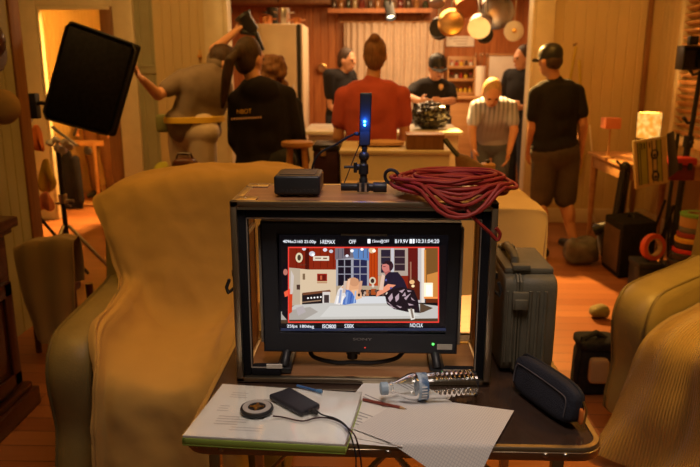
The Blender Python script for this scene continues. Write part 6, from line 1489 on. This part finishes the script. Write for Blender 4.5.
build('plug', MB().capsule(P2[0]+pd_*.001, P2[0]+pd_*.014, .0042, .0034), M_rubber, o)

# ------------------------------------------------------------------ loose papers, pencil, bottle
def paper(name, px, z, mat, label='', bend=None, nu=24, nv=24):
    c4 = [at_z(x, y, z) for x, y in px]     # near-left, near-right, far-right, far-left
    rows = [[c4[3].lerp(c4[2], u/3).lerp(c4[0].lerp(c4[1], u/3), v/3) for u in range(4)] for v in range(4)]
    mb = sheet(rows, nu, nv)
    if bend:
        for i, v in enumerate(mb.v): mb.v[i] = bend(v, *mb.uv[i])
    return mb
def droop(v, u, w):
    e = 1.2085
    if v.y < e: return Vector((v.x, e-(e-v.y)*.45, v.z-(e-v.y)*.75))
    return v+Vector((0, 0, .003*math.sin(w*3.1)*u))
o = thing('paper_sheet', at_z(360, 410, TT+.003), 'white printed sheet lying under the bottle and the folder corner', 'paper', None)
build('sheet', paper('paper', [(322, 432), (402, 447), (452, 402), (382, 361)], TT+.0035, M_paper), M_paper, o, solid=.0006)
pm_ = MB(); q4 = [at_z(x, y, TT+.0043) for x, y in ((322, 432), (402, 447), (452, 402), (382, 361))]
def onp(u, v): return q4[0].lerp(q4[1], u).lerp(q4[3].lerp(q4[2], u), v)
for (u0, u1, v0, n_) in ((.10, .42, .30, 5), (.12, .5, .52, 2), (.3, .62, .9, 3)):
    for k in range(n_): v = v0-.035*k; pm_.add([onp(u0, v), onp(u1-.05*(k % 3), v), onp(u1-.05*(k % 3), v+.012), onp(u0, v+.012)], [(0, 1, 2, 3)])
build('print_lines', pm_, pm('grey ink', (.35, .34, .36), .7), o, smooth=False)
def gbend(v, u, w):
    v = v+Vector((0, 0, .004*math.sin(u*3.1)*math.sin(w*2.5)+.001))
    return droop(v, u, w) if v.y < 1.2085 else v
o = build('grid_paper', paper('g', [(352, 429), (476, 478), (514, 411), (408, 397)], TT+.005, M_paper, '', gbend, 40, 40), gridpaper('lined grid paper', (.78, .76, .73), (.60, .59, .60), 52, 40, .13), solid=.0006)
tag(o, 'grid ruled paper hanging slightly over the front table edge', 'paper')
o = build('white_paper', paper('w', [(316, 441), (398, 447), (402, 440), (352, 421)], TT+.0018, M_paper, '', None), pm('bright paper', (.86, .85, .83), .6, var=.02), solid=.0005); tag(o, 'white sheet peeking out under the grid ruled paper at the table edge', 'paper')
pz0, pz1 = at_z(363, 399.5, TT+.0075), at_z(407, 409, TT+.0105); pdv = (pz1-pz0).normalized()
o = thing('pencil', (pz0+pz1)/2, 'red brown pencil lying across the printed sheet', 'pencil')
build('barrel', MB().cyl(pz0, pz1-pdv*.016, .0035, n=6), pm('red lacquer', (.20, .045, .03), .35), o, smooth=False)
build('tip', MB().cyl(pz1-pdv*.016, pz1-pdv*.004, .0035, .0011, n=12), M_tanc, o)
build('lead', MB().cyl(pz1-pdv*.004, pz1, .0011, .0003, n=8), M_black, o)
# water bottle on its side
br = .031
c0, c1 = at_z(383, 388.5, TT+br+.007), at_z(476, 383, TT+br+.007)
ax = (c1-c0); ax.z = 0; LB = ax.length; ax.normalize()
bo = thing('water_bottle', (c0+c1)/2-Vector((0, 0, br)), 'clear ribbed plastic water bottle lying on the papers', 'bottle')
M_pet = thin_plastic('clear bottle plastic', (.93, .96, .98), .86, .08, 1.42)
prof = [(.0125, .0), (.0125, .016), (.0155, .0165), (.0155, .0195), (.013, .021), (.015, .028), (.022, .042), (.028, .055), (br, .066)]
h = .066; 
prof += [(br, .072), (br-.0015, .074), (br-.0015, .112), (br, .114)]
h = .114
while h < LB-.012:
    prof += [(br, h+.001), (br-.0026, h+.0045), (br-.0026, h+.006), (br, h+.0095)]; h += .0105
prof += [(br-.001, LB-.008), (br-.006, LB-.001), (br-.014, LB), (.004, LB-.005), (.001, LB-.005)]
build('bottle_shell', MB().lathe(prof, c0, ax, 48), M_pet, bo)
build('cap', MB().lathe([(.001, -.006), (.012, -.006), (.0142, -.004), (.0145, .010), (.0135, .0105), (.0128, .0105)], c0, ax, 40), pm('pale blue cap', (.36, .50, .66), .35), bo)
lbm, N, L, b = nm('blue bottle label'); tc = N.new('ShaderNodeTexCoord'); n = N.new('ShaderNodeTexNoise'); n.inputs['Scale'].default_value = 60; L.new(tc.outputs['Object'], n.inputs[0])
r = N.new('ShaderNodeValToRGB'); r.color_ramp.elements[0].color = (.07, .16, .34, 1); r.color_ramp.elements[1].color = (.40, .52, .66, 1); r.color_ramp.elements[0].position = .42; r.color_ramp.elements[1].position = .6
L.new(n.outputs[0], r.inputs[0]); L.new(r.outputs[0], b.inputs['Base Color']); b.inputs['Roughness'].default_value = .35
build('label', MB().lathe([(br-.0008, .076), (br-.0006, .0765), (br-.0006, .097), (br-.0008, .0975)], c0, ax, 48), lbm, bo)
lw = MB()
for k in range(5):
    a = -.5+.22*k; u_ = Vector((0, 0, 1)); s_ = ax.cross(u_); dirn = (-s_*math.cos(a)+u_*math.sin(a)).normalized() if (-s_).y < 0 else (s_*math.cos(a)+u_*math.sin(a)).normalized()
    lw.box(c0+ax*.087+dirn*(br-.0001), (.012, .0012, .003), Matrix((ax, dirn, ax.cross(dirn))).transposed())
build('label_mark', lw, pm('label white', (.75, .78, .82), .4), bo)
